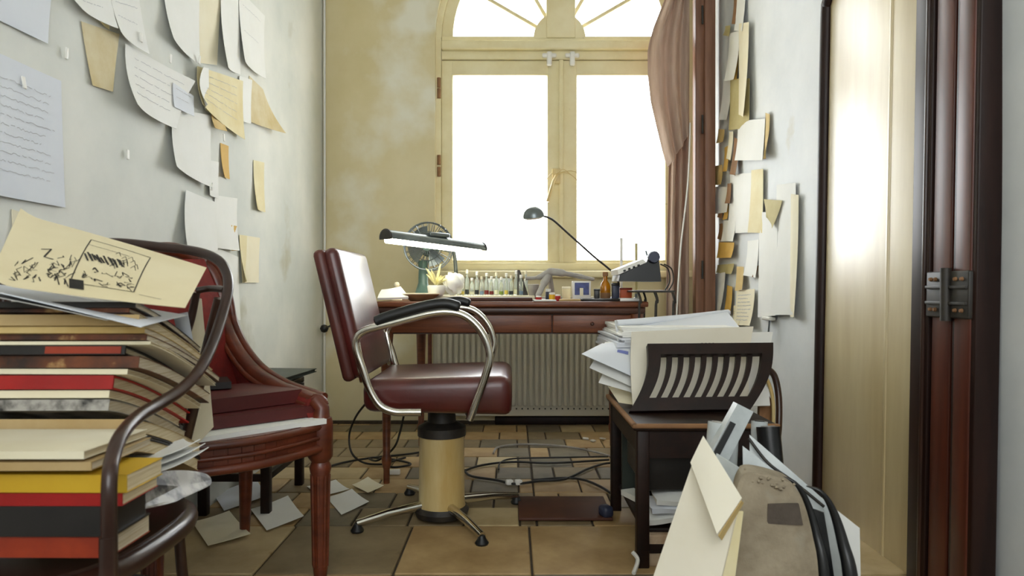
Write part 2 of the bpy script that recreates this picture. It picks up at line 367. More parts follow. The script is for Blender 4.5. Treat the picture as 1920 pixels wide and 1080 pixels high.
MB().bounds(WXc-WHW-.03, WXc+WHW+.03, YB-.06, YB+.06, ZB-.04, ZB, .008).build('sill', m_frame, win)

# ---------------------------------------------------------------- corner conduit, knob on the wall
tag(MB().tube([(XL+.012, YB-.012, .0), (XL+.014, YB-.012, 1.2), (XL+.011, YB-.012, ZC)], .007, 8).build('corner_cable', m_white), 'thin white cable running up the corner left of the window', 'cable')
t = thing('door_stop', 'black round knob on a short rod at the foot of the left corner', 'door stop', P(608, 616, YB-.06))
MB().lathe([(.0, -.024), (.017, -.018), (.025, 0), (.017, .018), (0, .024)], P(608, 616, YB-.1), 14).build('ball', m_black, t)
MB().tube([P(608, 616, YB-.1), P(630, 606, YB)], .006, 8).build('rod', m_black, t)

# ---------------------------------------------------------------- radiator
rad = thing('radiator', 'cream panel radiator under the window behind the desk', 'radiator', (.06, 3.99, 0))
x0, x1, z0, z1 = -.455, .60, .062, .74
mb = MB().bounds(x0, x1, 3.985, 4.03, z0, z1, .008); mb.build('panel', m_rad, rad)
mh = MB(); x = x0+.035; rib0 = None
while x < x1-.03:
    if rib0 is None: rib0 = MB().bounds(x-.011, x+.011, 3.968, 3.99, z0+.06, z1-.03, .007).build('rib', m_rad, rad); xr = x
    else: r2 = rib0.copy(); COL.objects.link(r2); r2.parent = rad; r2.location = (x-xr, 0, 0)
    mh.lathe([(.0045, 0), (.0045, .004)], (x+.0165, 3.981, z0+.045), 8, Matrix.Rotation(PI/2, 3, 'X')); x += .033
mh.build('rib_hole', m_black, rad)['kind'] = 'stuff'
MB().bounds(x0, x1, 3.965, 4.04, z1, z1+.012, .004).build('top_grille', m_rad, rad)
for x in (x0+.12, x1-.12): MB().bounds(x-.02, x+.02, 4.02, 4.078, .2, .62).build('wall_bracket', m_rad, rad)
tag(MB().tube([P(806, 800, 3.97)+Vector((0, 0, -.02)), P(806, 620, 3.97), P(806, 560, 3.97)], .012, 8).build('heating_pipe', m_mahog), 'brown painted heating pipe beside the left end of the radiator', 'pipe')

# ---------------------------------------------------------------- desk
DX0, DX1, DY0, DY1, DZ = -.535, .53, 2.81, 3.55, .745
desk = thing('writing_desk', 'brown wooden desk with two drawers standing before the window', 'desk', (0, 3.18, 0))
MB().bounds(DX0-.02, DX1+.02, DY0-.02, DY1+.02, DZ-.022, DZ, .005).build('desktop', m_desk, desk)
q = MB().bounds(DX0-.01, DX1+.01, DY0-.012, DY1, DZ-.05, DZ-.022, .008); q.build('edge_moulding', m_deskdark, desk)
q = MB().bounds(DX0, DX1, DY0+.022, DY0+.04, .612, DZ-.05); q.bounds(DX0, DX1, DY1-.03, DY1, .612, DZ-.05); q.bounds(DX0, DX0+.02, DY0+.02, DY1, .612, DZ-.05); q.bounds(DX1-.02, DX1, DY0+.02, DY1, .612, DZ-.05)
q.build('apron', m_deskdark, desk)
for a, c in ((DX0+.045, .161), (.165, DX1-.045)):
    d = MB().bounds(a, c, DY0+.004, DY0+.024, .618, DZ-.054, .004).build('drawer', m_desk, desk)
    MB().lathe([(.004, -.004), (.008, .004), (.004, .01)], ((a+c)/2, DY0+.002, .655), 10, Matrix.Rotation(PI/2, 3, 'X')).build('keyhole_plate', m_deskdark, d)
for x, y in ((DX0+.022, DY0+.025), (DX1-.022, DY0+.025), (DX0+.075, DY1-.04), (DX1-.022, DY1-.04)):
    MB().lathe([(.013, 0), (.013, .06), (.02, .085), (.021, .105), (.015, .12), (.019, .35), (.024, .56), (.028, .61), (.03, .70)], (x, y, 0), 12).build('leg', m_desk, desk)

# ---------------------------------------------------------------- red leather swivel chair
cc = Vector((-.245, 2.42, 0))
ch = thing('swivel_armchair', 'oxblood leather armchair with chrome tube arms on a thick cream pedestal', 'chair', cc)
q = MB().lathe([(.081, .03), (.083, .045), (.08, .06), (.078, .28), (.081, .292), (.081, .312), (.06, .32)], cc, 36); q.build('pedestal', m_cream_metal, ch)
MB().lathe([(.084, .288), (.084, .318), (.05, .335), (.045, .39)], cc, 30).build('pedestal_collar', m_blackmetal, ch)
MB().lathe([(.09, .012), (.095, .03), (.084, .045)], cc, 30).build('pedestal_foot', m_blackmetal, ch)
MB().box(cc+Vector((0, 0, .398)), (.30, .26, .022), None, .005).build('seat_plate', m_blackmetal, ch)
for k in range(4):
    a = math.radians(-60+90*k); d = Vector((math.cos(a), math.sin(a), 0))
    l = MB().tube([cc+d*.08+Vector((0, 0, .052)), cc+d*.2+Vector((0, 0, .045)), cc+d*.305+Vector((0, 0, .030))], [.016, .014, .012], 10).build('base_leg', m_chrome, ch)
    MB().lathe([(.019, 0), (.022, .008), (.014, .02), (.01, .03)], cc+d*.302, 12).build('glide', m_black, l)
# seat cushion
def cushion(fn, nu=14, nv=14, m=None, name='', parent=None): pass
sx0, sx1, sy0, sy1 = -.475, .0, 2.185, 2.655
q = MB().box(((sx0+sx1)/2, (sy0+sy1)/2, .463), (sx1-sx0, sy1-sy0, .105), Euler((0, -.03, 0)), .035, 4)
for v in q.v:
    u = (v.x-sx0)/(sx1-sx0); s_ = (v.y-sy0)/(sy1-sy0)
    if v.z > .46: v.z += .014*math.sin(PI*max(0, min(1, u)))*math.sin(PI*max(0, min(1, s_)))
    if u > .75 and v.z < .45: v.z -= .03*(u-.75)/.25
q.build('seat', m_leather, ch)
# backrest: tilted rounded slab, front leather, rear shell
def backfn(u, v, off):   # u along Y, v up
    z = lerp(.508, .925, v); x = lerp(-.488, -.588, v)
    y = lerp(2.185, 2.64, u)
    return Vector((x+off, y, z))
tilt = math.atan2(.10, .417); R = Euler((0, -tilt, 0)).to_matrix(); bc = Vector((-.545, 2.413, .717))
q = MB().box(bc+R @ Vector((.016, 0, 0)), (.05, .455, .425), R, .024, 4)
for v in q.v:
    l = R.transposed() @ (v-bc)
    if l.x > .0: v += R @ Vector((.008*(1-min(1, abs(l.y)/.227)**2)*(1-min(1, abs(l.z)/.212)**2), 0, 0))
q.build('backrest', m_leather, ch)
MB().box(bc+R @ Vector((-.02, 0, 0)), (.04, .46, .43), R, .018, 3).build('backrest_shell', m_leatherback, ch)
# tubes
nearpx = [(790, 773), (765, 773), (738, 772), (712, 760), (692, 728), (680, 690), (668, 655), (669, 634), (684, 620), (720, 610), (765, 598), (805, 588), (838, 585), (868, 591), (893, 610), (911, 638), (918, 670), (910, 705), (896, 745), (880, 788)]
for Y, nm in ((2.155, 'near'), (2.685, 'far')):
    pts = [Vector(((x-960)/FPX*2.155, Y, CAM_Z-(y-540)/FPX*2.155)) for x, y in nearpx]
    a = MB().tube(spline(pts, 6), .0125, 12).build('arm_tube', m_chrome, ch)
    top = [Vector(((x-960)/FPX*2.155, Y, CAM_Z-(y-540)/FPX*2.155)) for x, y in ((703, 604), (725, 595), (765, 583), (805, 573), (838, 570), (862, 577))]
    MB().tube(spline(top, 5), [.010]+[.018]*24+[.012], 12, 1.0).build('arm_pad', m_black, a)
    i = 1 if Y < 2.4 else -1
    b_ = MB().box(P(672, 680, 2.155)*1.0+Vector((.0, Y-2.155+.02*i, 0)), (.026, .012, .13), Euler((0, -.2, 0)), .004).build('bracket', m_chrome, a)
    for dz in (-.04, .0, .04):
        c0 = P(672, 680, 2.155)+Vector((-dz*.2, Y-2.155+.012*i, dz)); MB().lathe([(.006, -.004), (.006, .004)], c0, 8, Matrix.Rotation(PI/2, 3, 'X')).build('screw', m_blackmetal, a)
    q = MB()
    for py, px in ((774, 770), (786, 882)):
        c0 = Vector(((px-960)/FPX*2.155, Y, CAM_Z-(py-540)/FPX*2.155)); q.tube([c0, Vector((c0.x*.8-.05, lerp(Y, 2.42, .5), .40))], .008, 8)
    q.build('arm_mount', m_blackmetal, a)

# ---------------------------------------------------------------- carved armchair on the left
FR, FL = Vector((-.525, 1.90, 0)), Vector((-.83, 1.60, 0)); BR_, BL_ = Vector((-.86, 2.24, 0)), Vector((-1.045, 2.03, 0))
car = thing('carved_armchair', 'carved mahogany armchair with red upholstery pushed to the left wall', 'chair', Vector((-.82, 1.95, 0)))
def up(v, z): return Vector((v.x, v.y, z))
fc = (FR+FL)/2+Vector((.035, -.04, 0))
front = spline([up(FL, 0), up(fc, 0), up(FR, 0)], 8)
poly = front+[up(BR_, 0), up(BL_, 0)]
MB().prism([up(p, .375) for p in poly], (0, 0, .055)).build('seat_pad', m_redfab, car)
def rail(pts, z0, z1, th):
    m = MB()
    for a, c in zip(pts[:-1], pts[1:]):
        d = (c-a).normalized(); nn = Vector((d.y, -d.x, 0))*th/2
        m.hexa([up(a-nn, z0), up(c-nn, z0), up(c+nn, z0), up(a+nn, z0)], [up(a-nn, z1), up(c-nn, z1), up(c+nn, z1), up(a+nn, z1)])
    return m
r_ = rail(front, .36, .436, .03); r_.build('front_rail', m_mahog, car)
q = MB(); q.tube([up(p+Vector((.012, -.012, 0)), .366) for p in front], .012, 8); q.tube([up(p+Vector((.012, -.012, 0)), .425) for p in front], .010, 8); q.tube([up(p+Vector((.013, -.013, 0)), .395) for p in front], .006, 8)
q.build('rail_moulding', m_mahog, car)
rail([FR, BR_], .36, .436, .03).build('side_rail', m_mahog, car); rail([FL, BL_], .36, .436, .03).build('side_rail', m_mahog, car); rail([BR_, BL_], .36, .436, .03).build('back_rail', m_mahog, car)
for p, big in ((FR, 1), (FL, 1), (BR_, 0), (BL_, 0)):
    if big:
        l = MB().lathe([(.016, 0), (.02, .03), (.024, .28), (.03, .31), (.024, .325), (.034, .34), (.034, .43), (.03, .445)], p, 14).build('leg', m_mahog, car)
        q = MB()
        for k in range(8):
            a = 2*PI*k/8; q.tube([p+Vector((math.cos(a)*.019, math.sin(a)*.019, .04)), p+Vector((math.cos(a)*.0245, math.sin(a)*.0245, .29))], .004, 5)
        q.build('fluting', m_mahog, l)
    else: MB().tube([up(p, 0)+Vector((-.015, .03, 0)), up(p, .2), up(p, .43)], [.016, .022, .026], 10).build('leg', m_mahog, car)
# back frame: crest + sweeping arms
TR_, TL_ = Vector((-.965, 2.20, .905)), Vector((-1.07, 2.06, .905))
armR = spline([P(372, 492, 2.22), P(398, 512, 2.24), P(415, 560, 2.24), P(425, 610, 2.22), P(445, 655, 2.17), P(478, 697, 2.10), P(525, 727, 2.02), P(570, 744, 1.95), P(592, 752, 1.91)], 6)
for off, r in ((0, .022), (.022, .011), (-.02, .010)):
    nm = 'arm_rail' if off == 0 else 'arm_moulding'
    MB().tube([p+Vector((off, off*.4, off*.5)) for p in armR], r, 10).build(nm, m_mahog, car)
q = MB(); c0 = armR[-1]
q.tube([c0+Vector((.024*math.cos(a)*(1-a/16), 0, .024*math.sin(a)*(1-a/16)-.012)) for a in [k*.5 for k in range(24)]], .013, 8); q.build('arm_scroll', m_mahog, car)
MB().tube([up(FR, .43), up(FR, .47)+Vector((.004, 0, 0)), c0], [.026, .02, .022], 10).build('arm_post', m_mahog, car)
post = spline([P(404, 770, 2.2), P(398, 690, 2.22), P(388, 600, 2.23), P(374, 530, 2.22), P(372, 488, 2.2)], 6)
MB().tube(post, .026, 10).build('back_post', m_mahog, car)
q = MB()
for p in post[::1]: q.lathe([(0, -.006), (.006, 0), (0, .006)], p+Vector((.012, -.024, 0)), 6)
q.build('beading', m_bent, car)
MB().tube(spline([P(372, 490, 2.2), P(330, 470, 2.15), P(290, 472, 2.08), P(262, 500, 2.03)], 6), .024, 10).build('crest_rail', m_mahog, car)
MB().tube(spline([P(262, 500, 2.03), (-1.072, 2.03, .7), up(BL_, .43)], 6), .022, 10).build('back_post', m_mahog, car)
# upholstered panels
ar = armR[6:]; n = len(ar)-1
def wing(u, v):
    a = ar[min(n, int(round(u*n)))]; t = u; b0 = lerp(up(BR_, .42), up(FR, .44), t); return lerp(a, b0, v)+Vector((-.012, -.008, 0))*math.sin(PI*v)
MB().grid(wing, n, 6, .02).build('arm_upholstery', m_redfab, car)
MB().grid(lambda u, v: lerp(lerp(P(262, 500, 2.03), P(372, 490, 2.2), u), lerp(up(BL_, .42), up(BR_, .42), u), v)+Vector((.03, -.03, 0))*math.sin(PI*u)*math.sin(PI*v), 8, 8, .03).build('back_upholstery', m_redfab, car)

# ---------------------------------------------------------------- books
def frame_of(yaw, pitch, roll=0.):
    return Euler((pitch, roll, yaw)).to_matrix()
def book(name, label, cat, corner, wd, dp, th, cover, pages, yaw=0., pitch=0., roll=0., hard=True, group=None, spine='front', title=None, sag=0.):
    """corner = top edge, front right corner; width runs to the left (-x), depth to +y before rotation"""
    Rm = frame_of(yaw, pitch, roll); C = Vector(corner)
    root = thing(name, label, cat, C+Rm @ Vector((-wd/2, dp/2, -th)), group)
    def bx(x0, x1, y0, y1, z0, z1, bev=0):
        ny = 8 if sag else 1; vs = []; fs = []
        for j in range(ny+1):
            y = lerp(y0, y1, j/ny); dz = -sag*max(0., y/.29)**1.6*(.29 if sag else 0)
            vs += [C+Rm @ Vector((x, y, z+dz)) for x, z in ((x0, z0), (x1, z0), (x1, z1), (x0, z1))]
        for j in range(ny):
            for k in range(4): a, b = j*4+k, j*4+(k+1) % 4; fs.append((a, b, b+4, a+4))
        fs += [(3, 2, 1, 0), tuple(ny*4+k for k in range(4))]
        return MB().add(vs, fs)
    ct = .0028 if hard else .0009; ins = .005 if hard else .0015
    q = bx(-wd, 0, 0, dp, -ct, 0, .0008); b2 = bx(-wd, 0, 0, dp, -th, -th+ct, .0008); q.add(b2.v, b2.f)
    if spine == 'front': b3 = bx(-wd, 0, -.001, ct, -th, 0, .0008)
    else: b3 = bx(-wd-.001, -wd+ct, 0, dp, -th, 0, .0008)
    q.add(b3.v, b3.f); q.build('cover', cover, root)
    y0 = ct if spine == 'front' else ins
    bx(-wd+ins, -ins, y0, dp-ins, -th+ct, -ct).build('page_block', pages, root)
    if title:
        ca, w0, w1, m = title; bx(-wd*w1, -wd*w0, -.0022, -.0005, -th*.9, -th*.1).build(ca, m, root)
    return root
T = -math.radians(13)
def corner(px, py, Y=1.17): return P(px, py, Y)
# leaning pile on the bentwood chair: label, x, top y, thickness px, cover, pages, depth, hard
pile = [
 ('magazine', 'thin black magazine directly under the white sheets of the left pile', 'magazine', 255, 566, 12, m_blackc, m_pages2, .27, False),
 ('magazine', 'dark printed magazine second from the top of the left pile', 'magazine', 243, 578, 9, m_print, m_pages2, .26, False),
 ('folder', 'beige card folder high in the left pile above the tan one', 'folder', 262, 590, 22, m_beige, m_pages, .29, False),
 ('folder', 'tan folder with golden edge under the beige folder in the left pile', 'folder', 272, 613, 13, m_tan, m_pages2, .28, False),
 ('magazine', 'dark brown magazine below the tan folder in the left pile', 'magazine', 276, 627, 12, m_print, m_pages2, .29, False),
 ('folder', 'thin cream folder above the black and orange book in the left pile', 'folder', 283, 640, 7, m_cream, m_pages, .29, False),
 ('book', 'black book with orange patch on its spine in the left pile', 'book', 236, 648, 18, m_blackc, m_pages, .27, True),
 ('magazine', 'dark patterned magazine above the cream book in the left pile', 'magazine', 262, 668, 23, m_print, m_pages2, .28, False),
 ('book', 'cream paperback lying on the red book in the left pile', 'book', 240, 692, 11, m_cream, m_pages, .28, False),
 ('book', 'bright red hardback book with cream pages in the middle of the left pile', 'book', 214, 704, 27, m_red, m_pages, .30, True),
 ('book', 'pale paperback directly beneath the bright red hardback', 'book', 206, 732, 15, m_cream, m_pages, .27, False),
 ('magazine', 'black and white photo magazine below the pale paperback', 'magazine', 206, 749, 22, m_bw, m_pages2, .30, False),
 ('book', 'cream book leaning low at the right of the left pile', 'book', 246, 786, 24, m_beige, m_pages, .28, False),
 ('book', 'dark edged book beneath the low cream book of the left pile', 'book', 250, 812, 9, m_blackc, m_pages, .28, True),
 ('book', 'buff book at the very bottom of the leaning left pile', 'book', 252, 823, 24, m_beige, m_pages, .27, False)]
ytop = None
for i, (nm, lb, ct, px, py, thp, cv, pg, dp, hd) in enumerate(pile):
    c = corner(px, py); th = (thp-.6)/1111.0*.96
    book(nm, lb, ct, c, .30+random.uniform(-.01, .02) if c.x > -.72 else .28, dp, th, cv, pg, random.uniform(-.03, .03), T, 0, hd, sag=.15,
         title=('spine_patch', .02, .42, m_orange) if 'orange patch' in lb else None)
# flat base of the pile
base = [
 ('magazine', 'broad cream magazine jutting out on top of the yellow folder', 'magazine', 158, 846, .98, .29, .17, .011, m_cream, m_pages, .0, -.02),
 ('magazine', 'pale curled magazine right beneath the broad cream one', 'magazine', 172, 866, .985, .30, .17, .012, m_beige, m_pages2, .02, -.01),
 ('folder', 'yellow folder low in the left pile above the red book', 'folder', 238, 890, 1.0, .40, .10, .026, m_yfold, m_pages, -.01, 0),
 ('book', 'dark red book under the yellow folder in the left pile', 'book', 230, 925, 1.0, .38, .10, .018, m_red, m_pages, .0, 0),
 ('folder', 'thick black box file near the bottom of the left pile', 'folder', 214, 949, 1.0, .37, .10, .044, m_blackc, m_blackc, .0, 0),
 ('magazine', 'orange brown magazine at the bottom of the left pile on the seat', 'magazine', 206, 1007, 1.005, .36, .11, .030, m_orange, m_pages2, -.01, 0)]
for nm, lb, ct, px, py, Y, wd, dp, th, cv, pg, yw_, pt in base:
    book(nm, lb, ct, P(px, py, Y), wd, dp, th, cv, pg, yw_, pt, 0, 'box' in lb)
# grey writing blocks printed on the broad cream magazine cover: a faint stamp
# fan of white sheets beside the yellow folder
for i, (a, lb) in enumerate(((.0, 'topmost'), (.10, 'middle'), (.2, 'lowest'))):
    c = P(262+i*14, 868+i*10, 1.19); d = Vector((math.cos(-.5-a*2), math.sin(.9+a), 0)).normalized()
    s_ = Vector((d.y, -d.x, 0))
    q = [c, c+d*.10+Vector((0, 0, .006)), c+d*.10-s_*.1, c-s_*.1]
    fn = sheet_fn([q[3], q[2], q[1], q[0]], (0, 0, 1), (0, .01, .02, 0), 0)
    tag(MB().grid(fn, 6, 6, .0012).build('paper_sheet', m_paper), lb+' of the white sheets fanned out beside the yellow folder', 'paper', 'sheets fanned beside the yellow folder')
q = MB(); prof = spline([P(225, 915, 1.12), P(280, 905, 1.2), P(335, 912, 1.28), P(340, 935, 1.26), P(290, 950, 1.18), P(232, 955, 1.12)], 6, True)
q.prism(prof, (0, .12, -.01)); tag(q.build('magazine', m_bw), 'grey rolled magazine poking out on the seat right of the red book', 'magazine')

# ---------------------------------------------------------------- bentwood chair
bent = thing('bentwood_armchair', 'dark bentwood armchair loaded with a tall pile of books', 'chair', (-.83, 1.23, 0))
hoop = [P(205, 1010, .95), P(205, 905, .95), P(212, 855, .98), P(228, 815, 1.02), P(258, 782, 1.08), P(300, 756, 1.15), P(340, 730, 1.21), P(375, 692, 1.27), P(400, 640, 1.34), P(418, 585, 1.40), P(428, 540, 1.44), P(424, 510, 1.47), P(408, 487, 1.49), P(370, 472, 1.515), P(300, 463, 1.53), P(205, 455, 1.53), Vector((-1.0, 1.52, .885)), Vector((-1.06, 1.49, .855)), Vector((-1.09, 1.44, .81)), Vector((-1.092, 1.36, .72)), Vector((-1.092, 1.2, .60)), Vector((-1.092, 1.02, .54)), Vector((-1.09, .955, .48)), Vector((-1.09, .95, .40))]
MB().tube(spline(hoop, 6), .0105, 10).build('hoop', m_bent, bent)
MB().tube(spline([P(412, 560, 1.43), P(392, 640, 1.44), P(370, 735, 1.46), P(347, 830, 1.47), P(332, 900, 1.475), Vector((-.71, 1.49, .2)), Vector((-.70, 1.52, 0))], 6), .0115, 10).build('rear_leg', m_bent, bent)
MB().tube(spline([Vector((-1.07, 1.46, .82)), Vector((-1.06, 1.46, .5)), Vector((-1.06, 1.5, 0))], 6), .0115, 10).build('rear_leg', m_bent, bent)
MB().tube(spline([P(367, 545, 1.46), P(395, 541, 1.47), P(424, 543, 1.44)], 6), .010, 10, .7).build('back_brace', m_bent, bent)
MB().tube(spline([P(368, 548, 1.465), P(360, 590, 1.47), P(347, 640, 1.47), P(335, 720, 1.475), P(330, 800, 1.475), Vector((-.72, 1.46, .40))], 6), .0085, 10).build('inner_loop', m_bent, bent)
for x, y in ((-.553, .95), (-1.09, .95)):
    MB().tube([Vector((x, y, .46)), Vector((x-.0, y, .2)), Vector((x+(.01 if x > -.8 else -.0), y-.02, 0))], .012, 10).build('front_leg', m_bent, bent)
sc = Vector((-.822, 1.215, 0))
ring = [sc+Vector((.205*math.copysign(abs(math.cos(a))**.7, math.cos(a)), .235*math.copysign(abs(math.sin(a))**.7, math.sin(a)), .352)) for a in [2*PI*k/40 for k in range(40)]]
MB().tube(ring, .02, 10, 1., True).build('seat_ring', m_bent, bent)
MB().prism([p+Vector((0, 0, .012)) for p in ring], (0, 0, .012)).build('seat', m_bent, bent)
MB().tube([sc+Vector((.20*math.cos(a), .22*math.sin(a), .20)) for a in [2*PI*k/30 for k in range(30)]], .011, 8, 1, True).build('stretcher_ring', m_bent, bent)

# ---------------------------------------------------------------- sketch and loose sheets on top of the pile
q = [P(38, 402, 1.42), P(388, 494, 1.41), P(346, 588, 1.16), P(-20, 532, 1.10)]
nrm = (q[1]-q[0]).cross(q[3]-q[0]).normalized(); nrm = -nrm if nrm.y > 0 else nrm
fn0 = sheet_fn(q, nrm, (.0, -.01, .01, .0), 0, .012)
def fn1(u, v):
    p = fn0(u, v)
    if u < .12: p = p+nrm*(.012*(1-u/.12)**2)
    return p
sk = tag(MB().grid(fn1, 24, 14, .0012).build('sketch_sheet', m_sketch), 'large cream sheet with ink sketches draped on top of the left pile', 'drawing')
ink = MB()
def L(pts, wd=.0016): ribbon(ink, fn1, [(lerp(pts[i][0], pts[i+1][0], k/4), lerp(pts[i][1], pts[i+1][1], k/4)) for i in range(len(pts)-1) for k in range(5)], wd, nrm)
L([(.40, .18), (.72, .22), (.71, .88), (.38, .88), (.40, .18)], .0018)
L([(.40, .30), (.50, .32), (.62, .34)], .0012)
for k in range(16):
    u = .40+k*.012; L([(u, .47+random.uniform(-.03, .03)), (u+.03, .57+random.uniform(-.03, .03))], .0032)
for k in range(8): L([(.375+k*.009, .84), (.392+k*.009, .94)], .0032)
for k in range(26):
    u, v = random.uniform(.42, .68), random.uniform(.68, .86); L([(u, v), (u+random.uniform(-.02, .03), v+random.uniform(-.05, .05)), (u+random.uniform(0, .05), v+random.uniform(-.03, .03))], random.choice([.0012, .0018, .0026]))
for k in range(12):
    u, v = random.uniform(.54, .66), random.uniform(.36, .6); L([(u, v), (u+.015, v-.06), (u+.03, v+.02)], .0010)
for k in range(60):
    u, v = random.uniform(.08, .38), random.uniform(.55, .93)
    if v < .55+(.38-u)*.4: continue
    L([(u, v), (u+random.uniform(-.02, .03), v+random.uniform(-.06, .06)), (u+random.uniform(-.01, .04), v+random.uniform(-.06, .06))], random.choice([.0009, .0012, .0018]))
L([(.18, .52), (.23, .5), (.21, .62), (.26, .64)], .003); L([(.74, .9), (.86, .92)], .001)
ink.build('ink_drawing', m_ink, sk)
q = [P(-30, 528, 1.36), P(352, 590, 1.34), P(264, 607, 1.10), P(-30, 541, 1.08)]
tag(MB().grid(sheet_fn(q, (0, 0, 1), (0, 0, -.004, 0), -.002, -.004), 10, 6, .0012).build('paper_sheet', m_paperb), 'white sheet with pointed corner lying under the ink sketches', 'paper')
q = [P(-30, 536, 1.36), P(300, 588, 1.36), P(200, 592, 1.12), P(-30, 549, 1.10)]
tag(MB().grid(sheet_fn(q, (0, 0, 1), (0, 0, -.004, 0), -.004, -.004), 10, 6, .0015).build('paper_sheet', m_paper), 'second white sheet showing just below the pointed one', 'paper')
q = [P(325, 590, 1.40), P(352, 585, 1.40), P(372, 690, 1.43), P(338, 640, 1.42)]
tag(MB().grid(sheet_fn(q, (.3, -1, 0), (0, 0, .01, 0), 0, .008), 6, 8, .0012).build('paper_sheet', m_paperb), 'bluish curled sheet hanging from the rear of the left pile', 'paper')
q = [P(362, 560, 1.56), P(378, 560, 1.56), P(400, 800, 1.64), P(345, 860, 1.60)]
tag(MB().grid(sheet_fn(q, (.3, -1, 0), (0, 0, 0, 0), 0, .004), 5, 8, .0015).build('paper_sheet', m_cream), 'upright cream sheet wedged between the two chairs on the left', 'paper')

# books on the carved chair seat
fdir = (FR-FL).normalized(); yawc = math.atan2(fdir.y, fdir.x)
seatbooks = [
 ('paper_stack', 'uneven white paper bundle at the bottom on the carved chair seat', 'papers', (612, 782, 1.87), .34, .27, .013, m_paper, m_paper, False),
 ('book', 'maroon ring binder with white pages second on the carved chair seat', 'book', (590, 766, 1.90), .31, .25, .030, m_maroon, m_paper, True),
 ('book', 'long maroon ledger on top of the carved chair seat pile', 'book', (565, 742, 1.94), .33, .24, .036, m_maroon, m_maroon, True)]
zc = .432
for nm, lb, ct, (px, py, Y), wd, dp, th, cv, pg, hd in seatbooks:
    zc += th+.002; c = P(px, py, Y); c.z = zc
    book(nm, lb, ct, c, wd, dp, th, cv, pg, yawc+random.uniform(-.06, .06), 0, 0, hd)
c = P(434, 741, 1.93); c.z = zc+.022
book('notebook', 'small black notebook lying on the maroon ledger', 'notebook', c, .10, .13, .018, m_blackc, m_pages, yawc-.3, 0, 0, True)
MBs = MB().tube([P(466, 783, 1.72)+Vector((.012*math.cos(a), 0, .012*math.sin(a))) for a in [PI+k*PI/8 for k in range(9)]], .002, 6)

# little stool with green folder behind
st = thing('small_stool', 'low dark wooden stool behind the carved armchair', 'stool', (-.975, 2.62, 0))
MB().bounds(-1.10, -.85, 2.42, 2.84, .415, .44, .005).build('seat', m_darkwood, st)
for x in (-1.085, -.865):
    for y in (2.44, 2.82): MB().bounds(x-.016, x+.016, y-.016, y+.016, 0, .415, .003).build('leg', m_darkwood, st)
    MB().bounds(x-.01, x+.01, 2.44, 2.82, .12, .145, .003).build('stretcher', m_darkwood, st)
for y in (2.44, 2.82):
    MB().bounds(-1.085, -.865, y-.01, y+.01, .12, .145, .003).build('stretcher', m_darkwood, st)
    MB().tube([Vector((-1.0, y, .14)), Vector((-.96, y, .4))], .011, 6).build('brace', m_darkwood, st)
book('folder', 'dark green folder lying on the low stool by the corner', 'folder', Vector((-.835, 2.45, .472)), .26, .38, .014, m_greenc, m_greenc, -.1, 0, 0, True)
tag(MB().box((-.97, 2.66, .449), (.22, .3, .016), Euler((0, 0, .05))).build('paper_stack', m_paper), 'short stack of white paper between green folder and stool', 'papers')

# ---------------------------------------------------------------- side table on the right with slatted rack
TX0, TX1, TY0, TY1, TZ = .352, .745, 1.97, 2.52, .414
tb = thing('side_table', 'dark low wooden table heaped with papers by the right wall', 'table', (.6, 2.25, 0))
MB().bounds(TX0-.008, TX1+.01, TY0-.008, TY1+.01, TZ-.02, TZ, .005).build('tabletop', m_darkwood, tb)
q = MB(); q.bounds(TX0-.012, TX1+.014, TY0-.012, TY0+.004, TZ-.012, TZ+.001, .004); q.bounds(TX0-.012, TX0+.004, TY0-.012, TY1, TZ-.012, TZ+.001, .004)
q.build('edge_beading', m_brownp, tb)
q = MB(); q.bounds(TX0+.01, TX1, TY0+.01, TY0+.025, TZ-.10, TZ-.02); q.bounds(TX0+.006, TX0+.02, TY0+.01, TY1, TZ-.085, TZ-.02); q.bounds(TX0+.01, TX1, TY1-.02, TY1, TZ-.10, TZ-.02)
q.build('apron', m_darkwood, tb)
for x, y in ((TX0+.022, TY0+.022), (TX0+.022, TY1-.022), (TX1-.02, TY0+.022), (TX1-.02, TY1-.022)):
    MB().bounds(x-.018, x+.018, y-.018, y+.018, 0, TZ-.02, .004).build('leg', m_darkwood, tb)
MB().bounds(TX0+.03, TX1-.03, TY0+.05, TY1-.03, .082, .10, .003).build('lower_shelf', m_darkwood, tb)
q = MB(); q.bounds(TX0+.03, TX1-.03, TY0+.015, TY0+.03, .04, .065); q.build('stretcher', m_darkwood, tb)
MB().bounds(TX0+.03, TX1-.02, 2.40, 2.42, .10, TZ-.02).build('back_panel', m_greenc, tb)
# slatted rack
rk = thing('slatted_rack', 'dark slatted wooden rack with curved bars standing on the side table', 'rack', P(1290, 770, 2.17))
def rackpt(u, v):
    b0 = lerp(P(1178, 772, 2.16), P(1402, 768, 2.17), u); t0 = lerp(P(1210, 650, 2.27), P(1442, 648, 2.28), u)
    p = lerp(b0, t0, v); return p+Vector((.022, -.0, 0))*math.sin(PI*v)
def rackbar(u0, u1, v0, v1, nv=8, th=.022):
    m = MB(); m.grid(lambda u, v: rackpt(lerp(u0, u1, u), lerp(v0, v1, v))+Vector((0, -th/2, 0)), max(2, int((u1-u0)*12)), nv, -th); return m
rackbar(0, 1, .83, 1.0, 4, .026).build('top_rail', m_darkwood, rk)
rackbar(0, 1, -.02, .17, 4, .026).build('bottom_rail', m_darkwood, rk)
rackbar(0, .10, .1, .9, 10, .026).build('side_post', m_darkwood, rk); rackbar(.91, 1.0, .1, .9, 10, .026).build('side_post', m_darkwood, rk)
for k in range(8):
    u = .165+k*.0925; rackbar(u-.005, u+.034, .12, .88, 10, .016).build('slat', m_darkwood, rk)
q = MB()
